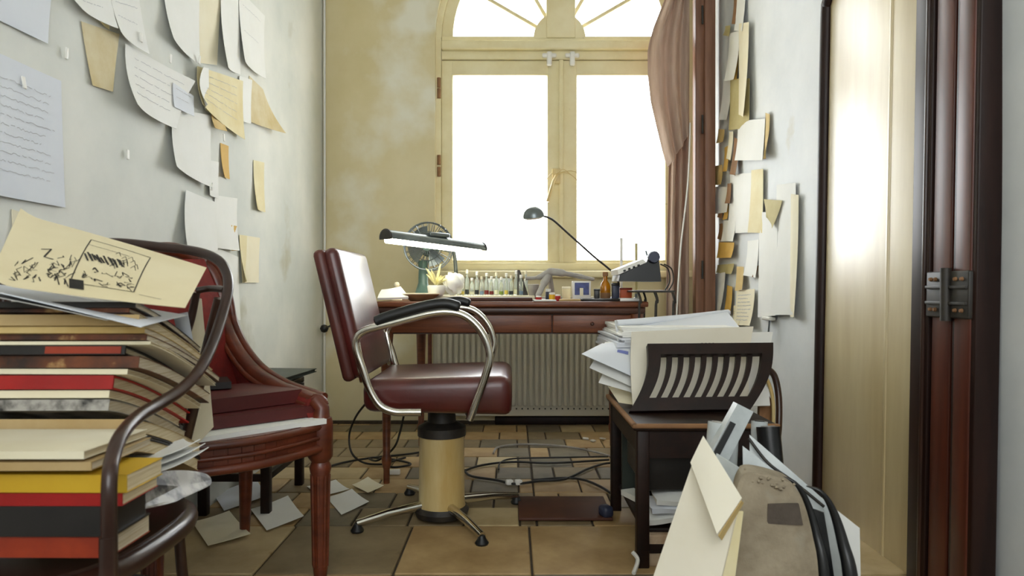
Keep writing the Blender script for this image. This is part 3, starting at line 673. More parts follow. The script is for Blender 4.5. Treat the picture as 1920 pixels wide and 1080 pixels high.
for k in range(4): q.tube([rackpt(.44+k*.03, 1.0)+Vector((0, 0, .0)), rackpt(.46+k*.03, 1.02), rackpt(.48+k*.03, 1.0)], .008, 6)
q.build('carved_crest', m_darkwood, rk)
# big cream folder behind the rack
def cf(u, v):
    t0 = lerp(P(1184, 622, 2.31), P(1412, 612, 2.33), u); b0 = lerp(P(1186, 762, 2.22), P(1405, 752, 2.22), u)
    return lerp(t0, b0, v)+Vector((0, .028, 0))*math.sin(PI*v)
tag(MB().grid(cf, 8, 10, .004).build('portfolio', m_folio), 'large cream portfolio standing behind the slatted rack', 'portfolio')
tag(MB().grid(lambda u, v: cf(u, v)+Vector((.045+u*.03, .025, -.01-.01*u)), 8, 10, .003).build('portfolio', m_paper), 'white portfolio sticking out to the right behind the cream one', 'portfolio')
# flat pile of papers beyond
z = TZ+.002; specs = []
piles = [(.40, .78, 2.36, 2.78, .02, .05, m_paper, 'thick white paper bundle lying lowest on the side table'),
         (.385, .78, 2.36, 2.80, .05, .05, m_cream, 'cream paper bundle second from the bottom on the side table'),
         (.36, .77, 2.37, 2.82, -.04, .06, m_paper, 'thick white paper bundle in the middle of the side table heap'),
         (.36, .77, 2.38, 2.82, .05, .05, m_paperb, 'bluish paper bundle high in the side table heap'),
         (.375, .77, 2.38, 2.84, .00, .035, m_paper, 'white paper bundle just below the bluish drawing roll')]
for x0, x1, y0, y1, a, th, m, lb in piles:
    nn = 6; root = thing('paper_bundle', lb, 'papers', Vector(((x0+x1)/2, (y0+y1)/2, z)), 'paper heap on the side table'); q = MB()
    for k in range(nn):
        q.box(((x0+x1)/2+random.uniform(-.012, .012), (y0+y1)/2+random.uniform(-.006, .012), z+th*(k+.5)/nn), (x1-x0, y1-y0-.02, th/nn*.92), Euler((0, 0, a+random.uniform(-.03, .03))))
    q.build('sheets', m, root); z += th+.001
q = [P(1152, 602, 2.56), P(1362, 584, 2.70), P(1392, 622, 2.46), P(1158, 640, 2.42)]
f = sheet_fn(q, (0, 0, 1), (0, 0, -.0, 0), .0, .006)
d_ = tag(MB().grid(f, 8, 6, .003).build('drawing_sheet', m_paperb), 'large white drawing with grey stamps on top of the side table heap', 'drawing')
q2 = MB()
for u, v, s_ in ((.86, .16, .05), (.88, .42, .04), (.90, .62, .05)):
    for k in range(5): ribbon(q2, f, [(u+k*.012, v), (u+k*.012+.01, v+s_*1.6)], .006, (0, 0, 1))
q2.build('stamp', m_pencil, d_)
q = MB(); q.tube(spline([P(1156, 606, 2.5), P(1240, 600, 2.56), P(1366, 586, 2.7)], 6), .012, 12); tag(q.build('paper_roll', m_paperb), 'bluish rolled edge of paper along the top of the heap', 'paper roll')
# sheets jutting to the left of the heap
jut = [((1160, 640), (1210, 640), (1205, 742), (1122, 718), m_paper, 'lower white sheet drooping off the left side of the heap'),
       ((1135, 642), (1205, 640), (1205, 735), (1105, 690), m_paper, 'middle white sheet drooping off the left side of the heap'),
       ((1128, 645), (1205, 636), (1205, 715), (1090, 664), m_paperb, 'pointed top sheet with blue stamp jutting left from the heap'),
       ((1140, 725), (1200, 735), (1200, 765), (1165, 762), m_cream, 'cream crumpled sheet at the foot of the heap by the rack')]
for i, (a, b_, c, d, m, lb) in enumerate(jut):
    q = [P(*a, 2.50-.01*i), P(*b_, 2.42-.01*i), P(*c, 2.30-.01*i), P(*d, 2.34-.01*i)]
    f = sheet_fn(q, (-.3, -.5, .8), (0, 0, 0, .0), 0, .008)
    o = tag(MB().grid(f, 8, 8, .0015).build('paper_sheet', m), lb, 'paper', 'sheets jutting from the heap')
    if 'stamp' in lb:
        q2 = MB(); m_blue = mat('blue_ink', (120, 130, 190), rough=.7)
        for k in range(7): ribbon(q2, f, [(.52+k*.03, .40), (.53+k*.03, .50)], .007, (-.3, -.5, .8))
        q2.build('stamp', m_blue, o)
# under the table
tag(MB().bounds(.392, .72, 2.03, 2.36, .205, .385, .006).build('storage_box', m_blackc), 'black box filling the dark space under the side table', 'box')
tag(MB().bounds(.46, .76, 2.04, 2.075, .245, .252).build('ruler', m_steel), 'thin metal ruler glinting under the side table', 'ruler') if False else None
z = .101
for k, (m, lb) in enumerate(((m_paper, 'lowest white sheaf on the shelf under the side table'), (m_paperb, 'middle white sheaf on the shelf under the side table'), (m_paper, 'crumpled top sheaf on the shelf under the side table'))):
    c = Vector((.475+.012*k, 2.06, z+.02)); f = sheet_fn([c+Vector((-.075, .05, .0)), c+Vector((.085, .05, .01)), c+Vector((.09, -.05, -.0)), c+Vector((-.08, -.05, -.006))], (0, 0, 1), (.01, .03, .01, .0), 0, .012, .004)
    tag(MB().grid(f, 8, 6, .016).build('paper_bundle', m), lb, 'papers', 'paper under the side table'); z += .026
m_marble = mat('marbled_card', (198, 178, 150), (150, 112, 78), rough=.6, scale=9)
tag(MB().bounds(.385, .60, 1.99, 2.02, .0, .09, .003).build('marbled_board', m_marble), 'marbled tan card standing on the floor against the side table', 'board')
tag(MB().box((.41, 2.30, .112), (.05, .10, .018), Euler((0, 0, .4))).build('book', m_paper), 'small white booklet sticking out of the shelf under the side table', 'booklet')

# bent hoop and brown panel beside the table
t = thing('bentwood_hoop', 'brown bentwood hoop standing between the rack and the right wall', 'hoop', P(1448, 860, 2.3))
MB().tube(spline([P(1436, 690, 2.28), P(1452, 705, 2.28), P(1460, 745, 2.27), P(1460, 800, 2.25), P(1454, 850, 2.24), P(1446, 900, 2.22)], 6), .011, 8).build('hoop_rim', m_bent, t)
MB().tube(spline([P(1430, 700, 2.28), P(1442, 720, 2.28), P(1450, 760, 2.27), P(1448, 830, 2.25), P(1440, 900, 2.22)], 6), .006, 8).build('inner_rim', m_tan, t)
q = MB(); q.prism([P(1425, 742, 2.30), P(1440, 738, 2.30), P(1452, 760, 2.30), P(1452, 840, 2.28), P(1440, 905, 2.26), P(1420, 905, 2.26)], (0, .02, 0)); tag(q.build('leather_case', m_brownp), 'brown leather case upright behind the grey sleeves', 'case')

# ---------------------------------------------------------------- leaning envelopes and portfolios in front right
def slab(pts, off, m, name, label, cat, n=1):
    q = MB(); q.prism(pts, off); return tag(q.build(name, m), label, cat)
# cream envelope with a flap
Yv = 1.34
env = thing('large_envelope', 'large cream envelope with open flap leaning in the right foreground', 'envelope', P(1250, 1200, 1.28))
q = [P(1302, 868, 1.38), P(1386, 950, 1.30), P(1300, 1310, 1.27), P(1150, 1310, 1.34)]
nv = Vector((-.45, -.85, .25)).normalized(); fe = sheet_fn(q, nv, (0, 0, 0, 0), 0, .006)
MB().grid(fe, 6, 10, .008).build('envelope_body', m_env, env)
q = [P(1320, 818, 1.385), P(1392, 934, 1.27), P(1348, 1002, 1.25), P(1296, 868, 1.365)]
ff = sheet_fn(q, nv, (0, 0, .012, 0), .004, .004); MB().grid(ff, 6, 6, .002).build('flap', m_env, env)
q = [P(1389, 938, 1.275), P(1393, 942, 1.285), P(1352, 1012, 1.27), P(1346, 1004, 1.255)]; MB().grid(sheet_fn(q, nv, base=0), 3, 3, .002).build('flap_fold', m_tan, env)
q2 = MB(); q2.tube([fe(.42, .0)+nv*.002, fe(.46, .5)+nv*.006, fe(.5, 1.0)+nv*.002], .0035, 6); q2.build('seam', m_env, env)
q = [P(1380, 958, 1.31), P(1392, 958, 1.31), P(1345, 1310, 1.30), P(1290, 1310, 1.29)]; tag(MB().grid(sheet_fn(q, nv, base=0), 3, 6, .006).build('card_folder', m_yellow), 'narrow yellowed card edge right of the large envelope', 'folder')
# dusty brown case
cs = thing('dusty_case', 'dusty grey brown felt case with rounded top in the right foreground', 'case', P(1450, 1200, 1.4))
outl = [P(1330, 1310, 1.36), P(1352, 1065, 1.38), P(1375, 960, 1.39), P(1385, 905, 1.40), P(1402, 885, 1.40), P(1450, 893, 1.41), P(1486, 908, 1.41), P(1508, 945, 1.41), P(1525, 1010, 1.40), P(1535, 1080, 1.39), P(1545, 1310, 1.36)]
core = spline(outl, 4); q = MB(); q.prism(core, (0.012, .06, 0)); q.build('felt_body', m_dust, cs)
q = MB()
for k in range(70):
    a = random.random(); b0 = lerp(P(1400, 888, 1.398), P(1488, 912, 1.408), a)
    q.lathe([(0, -.004), (random.uniform(.003, .007), 0), (0, .004)], b0+Vector((random.uniform(-.006, .006), random.uniform(-.004, .04), random.uniform(-.014, .006))), 5)
o = q.build('dust_fluff', m_dust, cs); o['kind'] = 'stuff'
MB().prism([P(1440, 945, 1.397), P(1498, 945, 1.397), P(1506, 985, 1.394), P(1438, 982, 1.394)], (0, .006, 0)).build('dark_patch', mat('dark_felt', (96, 86, 76), (74, 66, 58), rough=.95, scale=9, bump=.3, bscale=50), cs)
edge = [P(1462, 893, 1.44), P(1490, 905, 1.43), P(1512, 940, 1.43), P(1530, 1000, 1.42), P(1545, 1080, 1.40), P(1556, 1310, 1.37)]
MB().tube(spline(edge, 6), [.001+.0005*k for k in range(25)]+[.0135]*6, 10).build('black_piping', m_bplast, cs)
MB().tube(spline([p+Vector((.055, .0, -.02)) for p in edge], 6), [.001+.0006*k for k in range(25)]+[.016]*6, 10).build('black_handle_tube', m_bplast, cs)
# grey plastic sleeves behind
def sleeve(q, m, label, th=.004, bulge=.01, out=(-.4, -.9, .1)):
    return tag(MB().grid(sheet_fn([P(*p) for p in q], out, (0, 0, 0, 0), 0, bulge), 6, 8, th).build('plastic_sleeve', m), label, 'sleeve')
sleeve([(1345, 850, 1.50), (1392, 880, 1.45), (1400, 1310, 1.42), (1300, 1310, 1.46)], m_plast, 'pale grey sleeve behind the envelope, nearest the dusty case', .004)
sleeve([(1392, 836, 1.52), (1545, 955, 1.47), (1600, 1310, 1.43), (1400, 1310, 1.43)], m_plast, 'long grey sleeve sloping down behind the dusty case', .004, .012)
sleeve([(1405, 815, 1.56), (1560, 950, 1.50), (1612, 1310, 1.46), (1410, 1310, 1.46)], m_plast, 'rear grey sleeve with dark edge rising to a peak', .004, .012)
q = MB(); q.tube(spline([P(1404, 822, 1.54), P(1440, 868, 1.52), P(1490, 905, 1.50), P(1545, 950, 1.48)], 6), .0035, 8); tag(q.build('spine_bar', m_blackmetal), 'dark clamp bar along the top of the grey sleeves', 'bar')
sleeve([(1500, 902, 1.56), (1612, 990, 1.50), (1618, 1310, 1.47), (1520, 1310, 1.52)], m_paper, 'white board rightmost among the leaning sheets', .006, .002)
sleeve([(1500, 945, 1.46), (1545, 960, 1.44), (1590, 1310, 1.42), (1530, 1310, 1.42)], m_bplast, 'glossy black sleeve between case and white board', .006, .012)
# rolls and folders peeking over the top
def roll(a, b_, r, m, label, core=None):
    t = thing('paper_roll', label, 'roll', b_)
    d = (b_-a).normalized()
    MB().tube([a, lerp(a, b_, .5), b_], r, 16).build('roll', m, t)
    MB().tube([a-d*.002, a+d*.004], r*.62, 14).build('roll_end', core or m_bplast, t)
roll(P(1347, 792, 1.62), Vector((.43, 1.58, .02)), .024, m_plast, 'fat grey roll leftmost behind the envelope', m_grey)
roll(P(1440, 800, 1.70), Vector((.64, 1.62, .02)), .028, m_bplast, 'shiny black roll rightmost behind the grey binder', m_greyc)
bd = thing('binder', 'tall grey binder tilted to the right behind the envelope', 'binder', P(1330, 960, 1.56))
pA = [P(1383, 757, 1.58), P(1413, 772, 1.58), P(1330, 935, 1.54), P(1296, 915, 1.54)]
MB().prism(pA, (.0, .03, 0)).build('binder_cover', m_plast, bd)
MB().prism([P(1370, 790, 1.565), P(1380, 795, 1.565), P(1318, 915, 1.535), P(1306, 908, 1.535)], (0, .004, 0)).build('dark_slot', m_bplast, bd)
MB().prism([pA[3], pA[2], Vector((.46, 1.50, .0)), Vector((.40, 1.50, .0))], (0, .03, 0)).build('binder_lower', m_plast, bd)
roll(P(1372, 790, 1.66), Vector((.48, 1.60, .02)), .018, m_plast, 'slim grey roll between the fat roll and the binder', m_bplast)
roll(P(1424, 790, 1.74), Vector((.60, 1.70, .02)), .020, m_plast, 'slim pale roll just right of the binder top', m_bplast)

# ---------------------------------------------------------------- right wall door
def dx(z): return 1.118+.018*(z-.8)
door = struct('door_1', (1.13, 2.0, 0))
def dslab(y0, y1, z0, z1, prot, m, name, parent=None, bev=.004):
    q = MB().bounds(-prot, .04, y0, y1, z0, z1, bev)
    for v in q.v: v.x += dx(v.z)
    return q.build(name, m, parent or door)
dslab(1.90, 2.475, .0, 1.90, .0, m_panel, 'panel')
dslab(2.06, 2.075, .0, 1.85, .004, m_panel, 'panel_bead')
mp = [Vector((0, 2.50, 0.0)), Vector((0, 2.50, .9)), Vector((0, 2.50, 1.74)), Vector((0, 2.485, 1.82)), Vector((0, 2.44, 1.87)), Vector((0, 2.36, 1.89)), Vector((0, 1.93, 1.89))]
for v in mp: v.x = dx(v.z)-.0
MB().tube(spline(mp, 6), .022, 10).build('panel_moulding', m_doord, door)
dslab(1.825, 1.905, 0, 2.3, .022, m_doord, 'stile'); dslab(1.838, 1.85, 0, 2.3, .028, m_bent, 'stile_groove')
dslab(1.74, 1.815, 0, 2.3, .018, m_doorb, 'hanging_stile')
dslab(1.640, 1.728, 0, 2.3, .020, m_doord, 'door_frame'); dslab(1.655, 1.715, 0, 2.3, .024, m_doorb, 'frame_face')
dslab(1.728, 1.742, 0, 2.3, .004, m_black, 'gap'); dslab(1.813, 1.827, 0, 2.3, .004, m_black, 'gap')
hg = dslab(1.652, 1.822, .725, .842, .030, m_blackmetal, 'hinge', None, .004)
q = MB(); x = dx(.8)-.034; q.tube([Vector((x, 1.733, .718)), Vector((x, 1.733, .85))], .013, 12); q.build('hinge_barrel', m_blackmetal, hg)
q = MB()
for y in (1.675, 1.70, 1.78, 1.80):
    for z in (.745, .822): q.lathe([(.006, -.004), (.004, .004)], (dx(z)-.032, y, z), 8, Matrix.Rotation(-PI/2, 3, 'Y'))
q.build('hinge_screw', m_brownp, hg)
for z in (.762, .802):
    q = MB().bounds(dx(z)-.036, dx(z)-.02, 1.656, 1.818, z-.004, z+.004, .001); q.build('hinge_band', m_blackmetal, hg)
tag(MB().box(P(1537, 508, 2.565), (.012, .02, .06), None, .003).build('wall_bolt', m_blackmetal), 'small black bolt on the white wall by the cream door panel', 'bolt')

# ---------------------------------------------------------------- curtain and shutter
cu = thing('curtain', 'dusty pink brown curtain gathered at the right of the window', 'curtain', P(1275, 900, 3.84))
def edgel(v):
    keys = [(-60, 1262), (0, 1246), (50, 1226), (90, 1215), (140, 1216), (190, 1222), (240, 1234), (290, 1246), (312, 1254)]
    y = lerp(-60, 312, v)
    for (a, xa), (b_, xb) in zip(keys[:-1], keys[1:]):
        if y <= b_: return y, lerp(xa, xb, (y-a)/(b_-a))
    return y, 1254
def drape(u, v):
    y, xl = edgel(v); return P(lerp(xl, 1290, u), y-60*u*v*v, 3.82)+Vector((0, -.05*math.sin(PI*u)+.022*math.sin(u*17+v*2), 0))
MB().grid(drape, 30, 24, .003).build('drape', m_curtain, cu)
def hang(u, v):
    y = lerp(-60, 860, v); xl = lerp(1262, 1250, min(1, v*1.6)); return P(lerp(xl, 1292, u), y, 3.87)+Vector((0, .024*math.sin(u*19+.8*v), 0))
MB().grid(hang, 34, 12, .003).build('hanging_panel', m_curtain, cu)
MB().tube([P(1244, -40, 3.86), P(1302, -40, 3.86)], .012, 8).build('heading', m_curtain, cu)
MB().tube(spline([P(1294, 230, 3.78), P(1290, 340, 3.78), P(1276, 470, 3.78), P(1268, 600, 3.78)], 6), .004, 6).build('pull_cord', m_paper, cu)
sh = thing('window_shutter', 'tall dark brown wooden shutter folded beside the curtain', 'shutter', P(1318, 860, 3.9))
MB().bounds((1302-960)/FPX*3.86, (1318-960)/FPX*3.86, 3.83, 3.90, .0, 3.1, .005).build('shutter_leaf', m_shutter, sh)
MB().bounds((1317-960)/FPX*3.86, (1337-960)/FPX*3.86, 3.81, 3.92, .0, 3.1, .006).build('shutter_leaf', m_shutter, sh)
for z in (.9, 1.7, 2.3): MB().tube([P(1317, 0, 3.81)*1+Vector((0, -.002, z-.05-P(1317, 0, 3.81).z)), P(1317, 0, 3.81)+Vector((0, -.002, z+.05-P(1317, 0, 3.81).z))], .006, 8).build('shutter_hinge', m_blackmetal, sh)

# ---------------------------------------------------------------- papers on the left wall
def lw(px, py, off=.0):   # pixel to point on the left wall
    X = XL+off; Y = FPX*X/(px-960); return Vector((X, Y, CAM_Z-(py-540)/FPX*Y))
LP = [
 ((-30, -30), (95, -30), (82, 82), (-30, 26), m_paperb, (0, 0, .004, .0), 'greyish white sheet topmost at far left of the left wall', 0, .004),
 ((-40, 84), (112, 152), (116, 389), (-40, 362), m_paperb, (0, 0, .003, .010), 'big white handwritten letter at the left edge of the left wall', 11, .003),
 ((118, -40), (204, -40), (196, 54), (122, 12), m_paper, (0, 0, .02, .02), 'torn white page with yellowed side near the top left', 3, .006),
 ((186, -40), (208, -40), (198, 56), (180, 40), m_yellow, (0, 0, .004, .004), 'yellowed page margin behind the torn white page', 0, .004),
 ((150, 40), (222, 64), (206, 172), (168, 160), m_stain, (0, 0, .004, .004), 'brown stained scrap half hidden below the torn page', 0, .002),
 ((195, -40), (250, -40), (262, 102), (203, 60), m_paper, (0, 0, .012, .016), 'narrow white handwritten page beside the torn page', 3, .010),
 ((302, -40), (372, -40), (364, 122), (305, 72), m_paper, (0, 0, .01, .018), 'plain white sheet at top centre of the left wall', 0, .006),
 ((368, -40), (415, -40), (402, 122), (374, 118), m_cream, (0, 0, .004, .0), 'cream sheet behind the plain white ones at the top', 0, .003),
 ((412, -40), (446, -40), (444, 140), (400, 122), m_paper, (0, 0, .005, .03), 'long curved white sheet hanging between two straight ones', 0, .006),
 ((444, -20), (493, 30), (487, 148), (444, 116), m_paper, (0, 0, .012, .016), 'white sheet rightmost in the top row of the left wall', 2, .008),
 ((228, 82), (352, 152), (312, 242), (220, 196), m_paper, (.0, .01, .014, .03), 'broad white page curling away in the second row', 5, .010),
 ((312, 155), (352, 180), (350, 218), (312, 200), m_paperb, (0, 0, .004, .004), 'small pale slip stuck on the broad curling page', 2, .020),
 ((366, 124), (452, 152), (448, 262), (358, 196), m_yellow, (.0, 0, .01, .02), 'yellow lined page in the second row of the left wall', 5, .008),
 ((358, 124), (384, 128), (386, 212), (356, 196), m_paper, (.02, 0, .0, .03), 'white curled slip at the left of the yellow lined page', 0, .013),
 ((466, 142), (492, 168), (516, 250), (460, 226), m_stain, (0, 0, .03, .004), 'torn tan triangular scrap rightmost in the second row', 0, .003),
 ((446, 142), (470, 150), (464, 232), (446, 226), m_paper, (0, 0, .006, .004), 'white strip between yellow page and tan scrap', 0, .006),
 ((318, 204), (392, 216), (384, 352), (308, 312), m_paper, (.0, .0, .012, .02), 'white creased page in the middle of the left wall', 0, .008),
 ((388, 214), (412, 222), (412, 246), (390, 240), m_tan, (0, 0, .008, .006), 'tiny tan flap below the yellow lined page', 0, .016),
 ((412, 268), (427, 274), (426, 336), (411, 330), m_gold, (0, 0, .004, .010), 'short gold strip right of the white creased page', 0, .003),
 ((474, 300), (494, 305), (492, 398), (473, 392), m_yellow, (0, 0, .006, .012), 'yellowed strip alone toward the room corner', 0, .003),
 ((388, 300), (408, 304), (404, 372), (386, 366), m_paper, (0, 0, .004, .006), 'small white slip below the creased page', 0, .005),
 ((344, 356), (402, 380), (398, 472), (330, 466), m_paper, (.0, .0, .008, .02), 'white sheet above the carved chair with curled left side', 0, .008),
 ((400, 366), (442, 372), (436, 470), (394, 464), m_paper, (0, 0, .014, .004), 'white sheet just right of the one with curled side', 0, .006),
 ((428, 422), (438, 424), (436, 470), (428, 470), m_gold, (0, 0, .006, .0), 'thin gold strip at the edge of the lower white sheet', 0, .012),
 ((448, 440), (486, 446), (481, 530), (450, 530), m_cream, (0, 0, .004, .004), 'cream sheet lowest toward the room corner', 0, .003),
 ((446, 440), (460, 442), (458, 530), (448, 528), m_yellow, (0, 0, .0, .016), 'yellow folded margin of the lowest cream sheet', 0, .006),
 ((398, 462), (446, 482), (446, 600), (416, 598), m_paper, (0, 0, .004, .004), 'white sheet lowest, behind the bentwood hoop', 0, .003),
 ((20, 392), (112, 426), (112, 470), (20, 450), m_cream, (0, 0, .002, .002), 'pale cream sheet just above the ink sketches', 0, .002)]
for a, b_, c, d, m, cur, lb, rows, off in LP:
    f = sheet_fn([lw(*a), lw(*b_), lw(*c), lw(*d)], (1, 0, 0), tuple(1.6*x for x in cur), off, .002, .0006)
    o = tag(MB().grid(f, 8, 10, .0008).build('wall_paper_sheet', m), lb, 'paper', 'papers on the left wall')
    if rows: handwriting(o, f, (1, 0, 0), m_pencil, [.16+.72*k/rows for k in range(rows)], wd=.0014)
for px, py, lb in ((45, 155, 'white tape tab at the top of the big handwritten letter'), (125, 100, 'white tape tab alone on bare plaster right of the letter'), (265, 70, 'white tape tab above the broad curling page'), (320, 110, 'white tape tab right of the broad curling page top'), (374, 112, 'white tape tab at the top of the yellow lined page'), (420, 258, 'white tape tab above the short gold strip'), (240, 290, 'white tape tab alone on plaster below the broad curling page'), (398, 350, 'white tape tab above the lower white sheets')):
    tag(MB().box(lw(px, py, .026 if px > 250 else .008), (.004, .010, .028), Euler((0, random.uniform(-.2, .2), 0)), .001).build('tape_strip', m_white), lb, 'tape', 'tape tabs on the left wall')

# papers on the right wall
def rw(px, py, off=.0):
    X = XR-off; Y = FPX*X/(px-960); return Vector((X, Y, CAM_Z-(py-540)/FPX*Y))
RP = [
 (1381, -10, 1386, 46, m_brownp, 'thin brown strip at the very top of the right wall notes'),
 (1386, -10, 1402, 60, m_paper, 'white slip at the very top of the right wall notes'),
 (1366, 46, 1376, 68, m_olive, 'tiny olive scrap near the top of the right wall'),
 (1374, 60, 1394, 150, m_paper, 'narrow white page above the olive sheet'),
 (1394, 42, 1412, 218, m_cream, 'tall cream page near the top of the right wall'),
 (1379, 95, 1389, 148, m_gold, 'gold strip above the olive sheet'),
 (1360, 150, 1376, 226, m_paper, 'white slip left of the olive sheet'),
 (1375, 150, 1412, 242, m_olive, 'rounded olive sheet on the right wall'),
 (1354, 244, 1365, 266, m_tan, 'small tan scrap below left of the olive sheet'),
 (1392, 224, 1442, 300, m_paper, 'white sheet below right of the olive sheet'),
 (1440, 212, 1449, 298, m_tan, 'tan curled margin at the right of a white sheet'),
 (1382, 260, 1391, 328, m_brownp, 'upright brown strip in the middle of the right wall'),
 (1364, 274, 1372, 322, m_gold, 'upright gold strip beside the brown one'),
 (1373, 248, 1381, 300, m_cream, 'cream sliver between gold and brown strips'),
 (1345, 312, 1362, 348, m_tan, 'tan rectangle at the left edge of the right wall notes'),
 (1372, 328, 1415, 436, m_paper, 'broad white sheet in the middle of the right wall'),
 (1414, 318, 1437, 434, m_yellow, 'yellow sheet in the middle of the right wall'),
 (1326, 366, 1342, 391, m_cream, 'pointed pale scrap jutting toward the shutter'),
 (1342, 352, 1372, 400, m_paper, 'white slip left of the broad white sheet'),
 (1371, 345, 1379, 380, m_brownp, 'short brown strip over the white slip'),
 (1364, 382, 1371, 412, m_gold, 'small gold strip below the short brown one'),
 (1355, 385, 1361, 409, m_brownp, 'tiny brown strip left of the small gold one'),
 (1355, 422, 1361, 449, m_brownp, 'tiny brown strip above the orange note'),
 (1362, 414, 1384, 452, m_paper, 'white slip just above the orange note'),
 (1355, 455, 1384, 486, m_gold, 'orange note on the right wall above the heap'),
 (1350, 497, 1380, 511, m_olive, 'flat olive strip under the orange note'),
 (1407, 452, 1428, 518, m_paper, 'white slip right of the orange note'),
 (1422, 500, 1428, 520, m_brownp, 'dark corner of the white slip right of the orange note'),
 (1389, 502, 1402, 543, m_tan, 'tan strip below right of the orange note'),
 (1340, 514, 1366, 586, m_paper, 'white slip lowest next to the shutter'),
 (1367, 537, 1378, 587, m_gold, 'gold strip lowest on the right wall'),
 (1386, 543, 1421, 612, m_cream, 'cream handwritten note lowest on the right wall'),
 (1382, 574, 1396, 612, m_yellow, 'yellow slip under the cream handwritten note'),
 (1430, 400, 1466, 594, m_paper, 'long white curled sheet left of the largest one'),
 (1440, 376, 1476, 428, m_olive, 'olive triangular scrap between the two long sheets'),
 (1460, 344, 1497, 592, m_paper, 'largest white sheet rightmost on the right wall'),
 (1489, 366, 1504, 594, m_cream, 'cream margin behind the largest white sheet')]
for i, (x0, y0, x1, y1, m, lb) in enumerate(RP):
    j = lambda: random.uniform(-3, 3)
    dep = .004+.0022*(i % 5)+(.006 if m is m_paper else .008)
    sk_ = (x1-x0)*.28
    if 'triangular' in lb or 'pointed' in lb: qd = [(x0, y0+j()), (x1, y0), (lerp(x0, x1, .6), y1), (lerp(x0, x1, .3), y0+(y1-y0)*.6)]
    else: qd = [(x0+j()*.3, y0-sk_*.0+j()), (x1+j()*.3, y0+j()-sk_*.3), (x1+j()*.4, y1+j()), (x0+j()*.4, y1+j()-sk_*.0)]
    cur = (0, 0, random.uniform(.0, .035), random.uniform(.0, .03)) if y1-y0 > 60 else (0, 0, .012, .012)
    f = sheet_fn([rw(*p) for p in qd], (-1, 0, 0), cur, dep, .004, .001)
    o = tag(MB().grid(f, 6, 8, .0008).build('wall_note', m), lb, 'paper', 'notes on the right wall')
    if 'handwritten' in lb: handwriting(o, f, (-1, 0, 0), m_pencil, [.15+.1*k for k in range(8)], wd=.003)
t = thing('coat_hook', 'white hook with a hanging wire on the right wall', 'hook', rw(1441, 640, .02))
MB().box(rw(1441, 597, .02), (.03, .09, .016), None, .004).build('hook_plate', m_white, t)
MB().tube([rw(1443, 600, .03), rw(1441, 625, .03), rw(1434, 640, .03)], .004, 6).build('hook_wire', m_steel, t)

# ---------------------------------------------------------------- things on the desk
# fluorescent lamp
A0, A1 = P(722, 444, 2.76), P(901, 467, 3.2); ax = (A1-A0).normalized()
fl_ = thing('fluorescent_lamp', 'grey fluorescent desk lamp with glowing tube over the desk', 'lamp', Vector((-.27, 3.4, DZ)))
side = ax.cross(Vector((0, 0, 1))).normalized(); upv = side.cross(ax).normalized()
def hood(u, v):
    a = lerp(-.25, PI+.25, v); return lerp(A0, A1, u)+side*.034*math.cos(a)+upv*(.03*math.sin(a)+.0)
MB().grid(hood, 4, 14, .002).build('hood', m_steel, fl_)
for e in (A0, A1):
    q = MB(); q.prism([e+side*.036*math.cos(lerp(-.3, PI+.3, k/12))+upv*.033*math.sin(lerp(-.3, PI+.3, k/12)) for k in range(13)], ax*.006); q.build('end_cap', m_blackmetal, fl_)
MB().tube([lerp(A0, A1, .015)-upv*.010, lerp(A0, A1, .985)-upv*.010], .015, 12).build('fluorescent_tube', m_tube, fl_)
MB().box(lerp(A0, A1, .5)+upv*.036, (.12, .05, .018), Euler((0, 0, math.atan2(ax.y, ax.x))), .006).build('switch_box', m_steel, fl_)
mid = lerp(A0, A1, .55)
MB().tube(spline([mid+upv*.04, mid+Vector((.02, .10, .03)), Vector((-.27, 3.26, .95)), Vector((-.27, 3.40, DZ+.02))], 8), .009, 8).build('arm', m_steel, fl_)
MB().lathe([(.06, 0), (.06, .012), (.02, .02)], (-.27, 3.40, DZ), 20).build('lamp_base', m_steel, fl_)
# fan
fan = thing('table_fan', 'old round table fan on a green stand beside the window', 'fan', P(790, 556, 3.36))
fc_ = P(803, 462, 3.36); fr_ = .118
MB().lathe([(.075, 0), (.075, .012), (.04, .03), (.024, .08), (.022, .16), (.03, .19)], Vector((fc_.x-.03, 3.40, DZ)), 20).build('stand', m_greenmetal, fan)
RX = Matrix.Rotation(PI/2, 3, 'X')
MB().lathe([(.0, -.05), (.045, -.04), (.05, .02), (.02, .05)], fc_+Vector((0, .08, 0)), 20, RX).build('motor', m_greenmetal, fan)
for k in range(4):
    a0 = k*PI/2+.5
    def bl(u, v): r = lerp(.02, .098, v); a = a0+lerp(-.5, .5, u)*(.9); return fc_+Vector((r*math.cos(a), .02*(u-.5), r*math.sin(a)))
    MB().grid(bl, 6, 4, .002).build('blade', m_steel, fan)
cg = MB()
for y, r in ((-.03, fr_*.96), (.03, fr_)): cg.tube([fc_+Vector((r*math.cos(2*PI*k/40), y, r*math.sin(2*PI*k/40))) for k in range(40)], .0035, 6, 1, True)
for r in (.04, .07): cg.tube([fc_+Vector((r*math.cos(2*PI*k/30), -.045+r*.1, r*math.sin(2*PI*k/30))) for k in range(30)], .0022, 5, 1, True)
for k in range(24):
    a = 2*PI*k/24; cg.tube([fc_+Vector((.02*math.cos(a), -.045, .02*math.sin(a))), fc_+Vector((.09*math.cos(a), -.042, .09*math.sin(a))), fc_+Vector((fr_*math.cos(a), -.02, fr_*math.sin(a))), fc_+Vector((fr_*math.cos(a), .03, fr_*math.sin(a))), fc_+Vector((.04*math.cos(a), .05, .04*math.sin(a)))], .0018, 5)
cg.build('cage', m_steel, fan)
MB().lathe([(0, -.008), (.024, -.004), (.024, .004)], fc_+Vector((0, -.048, 0)), 16, RX).build('cage_badge', m_greenmetal, fan)
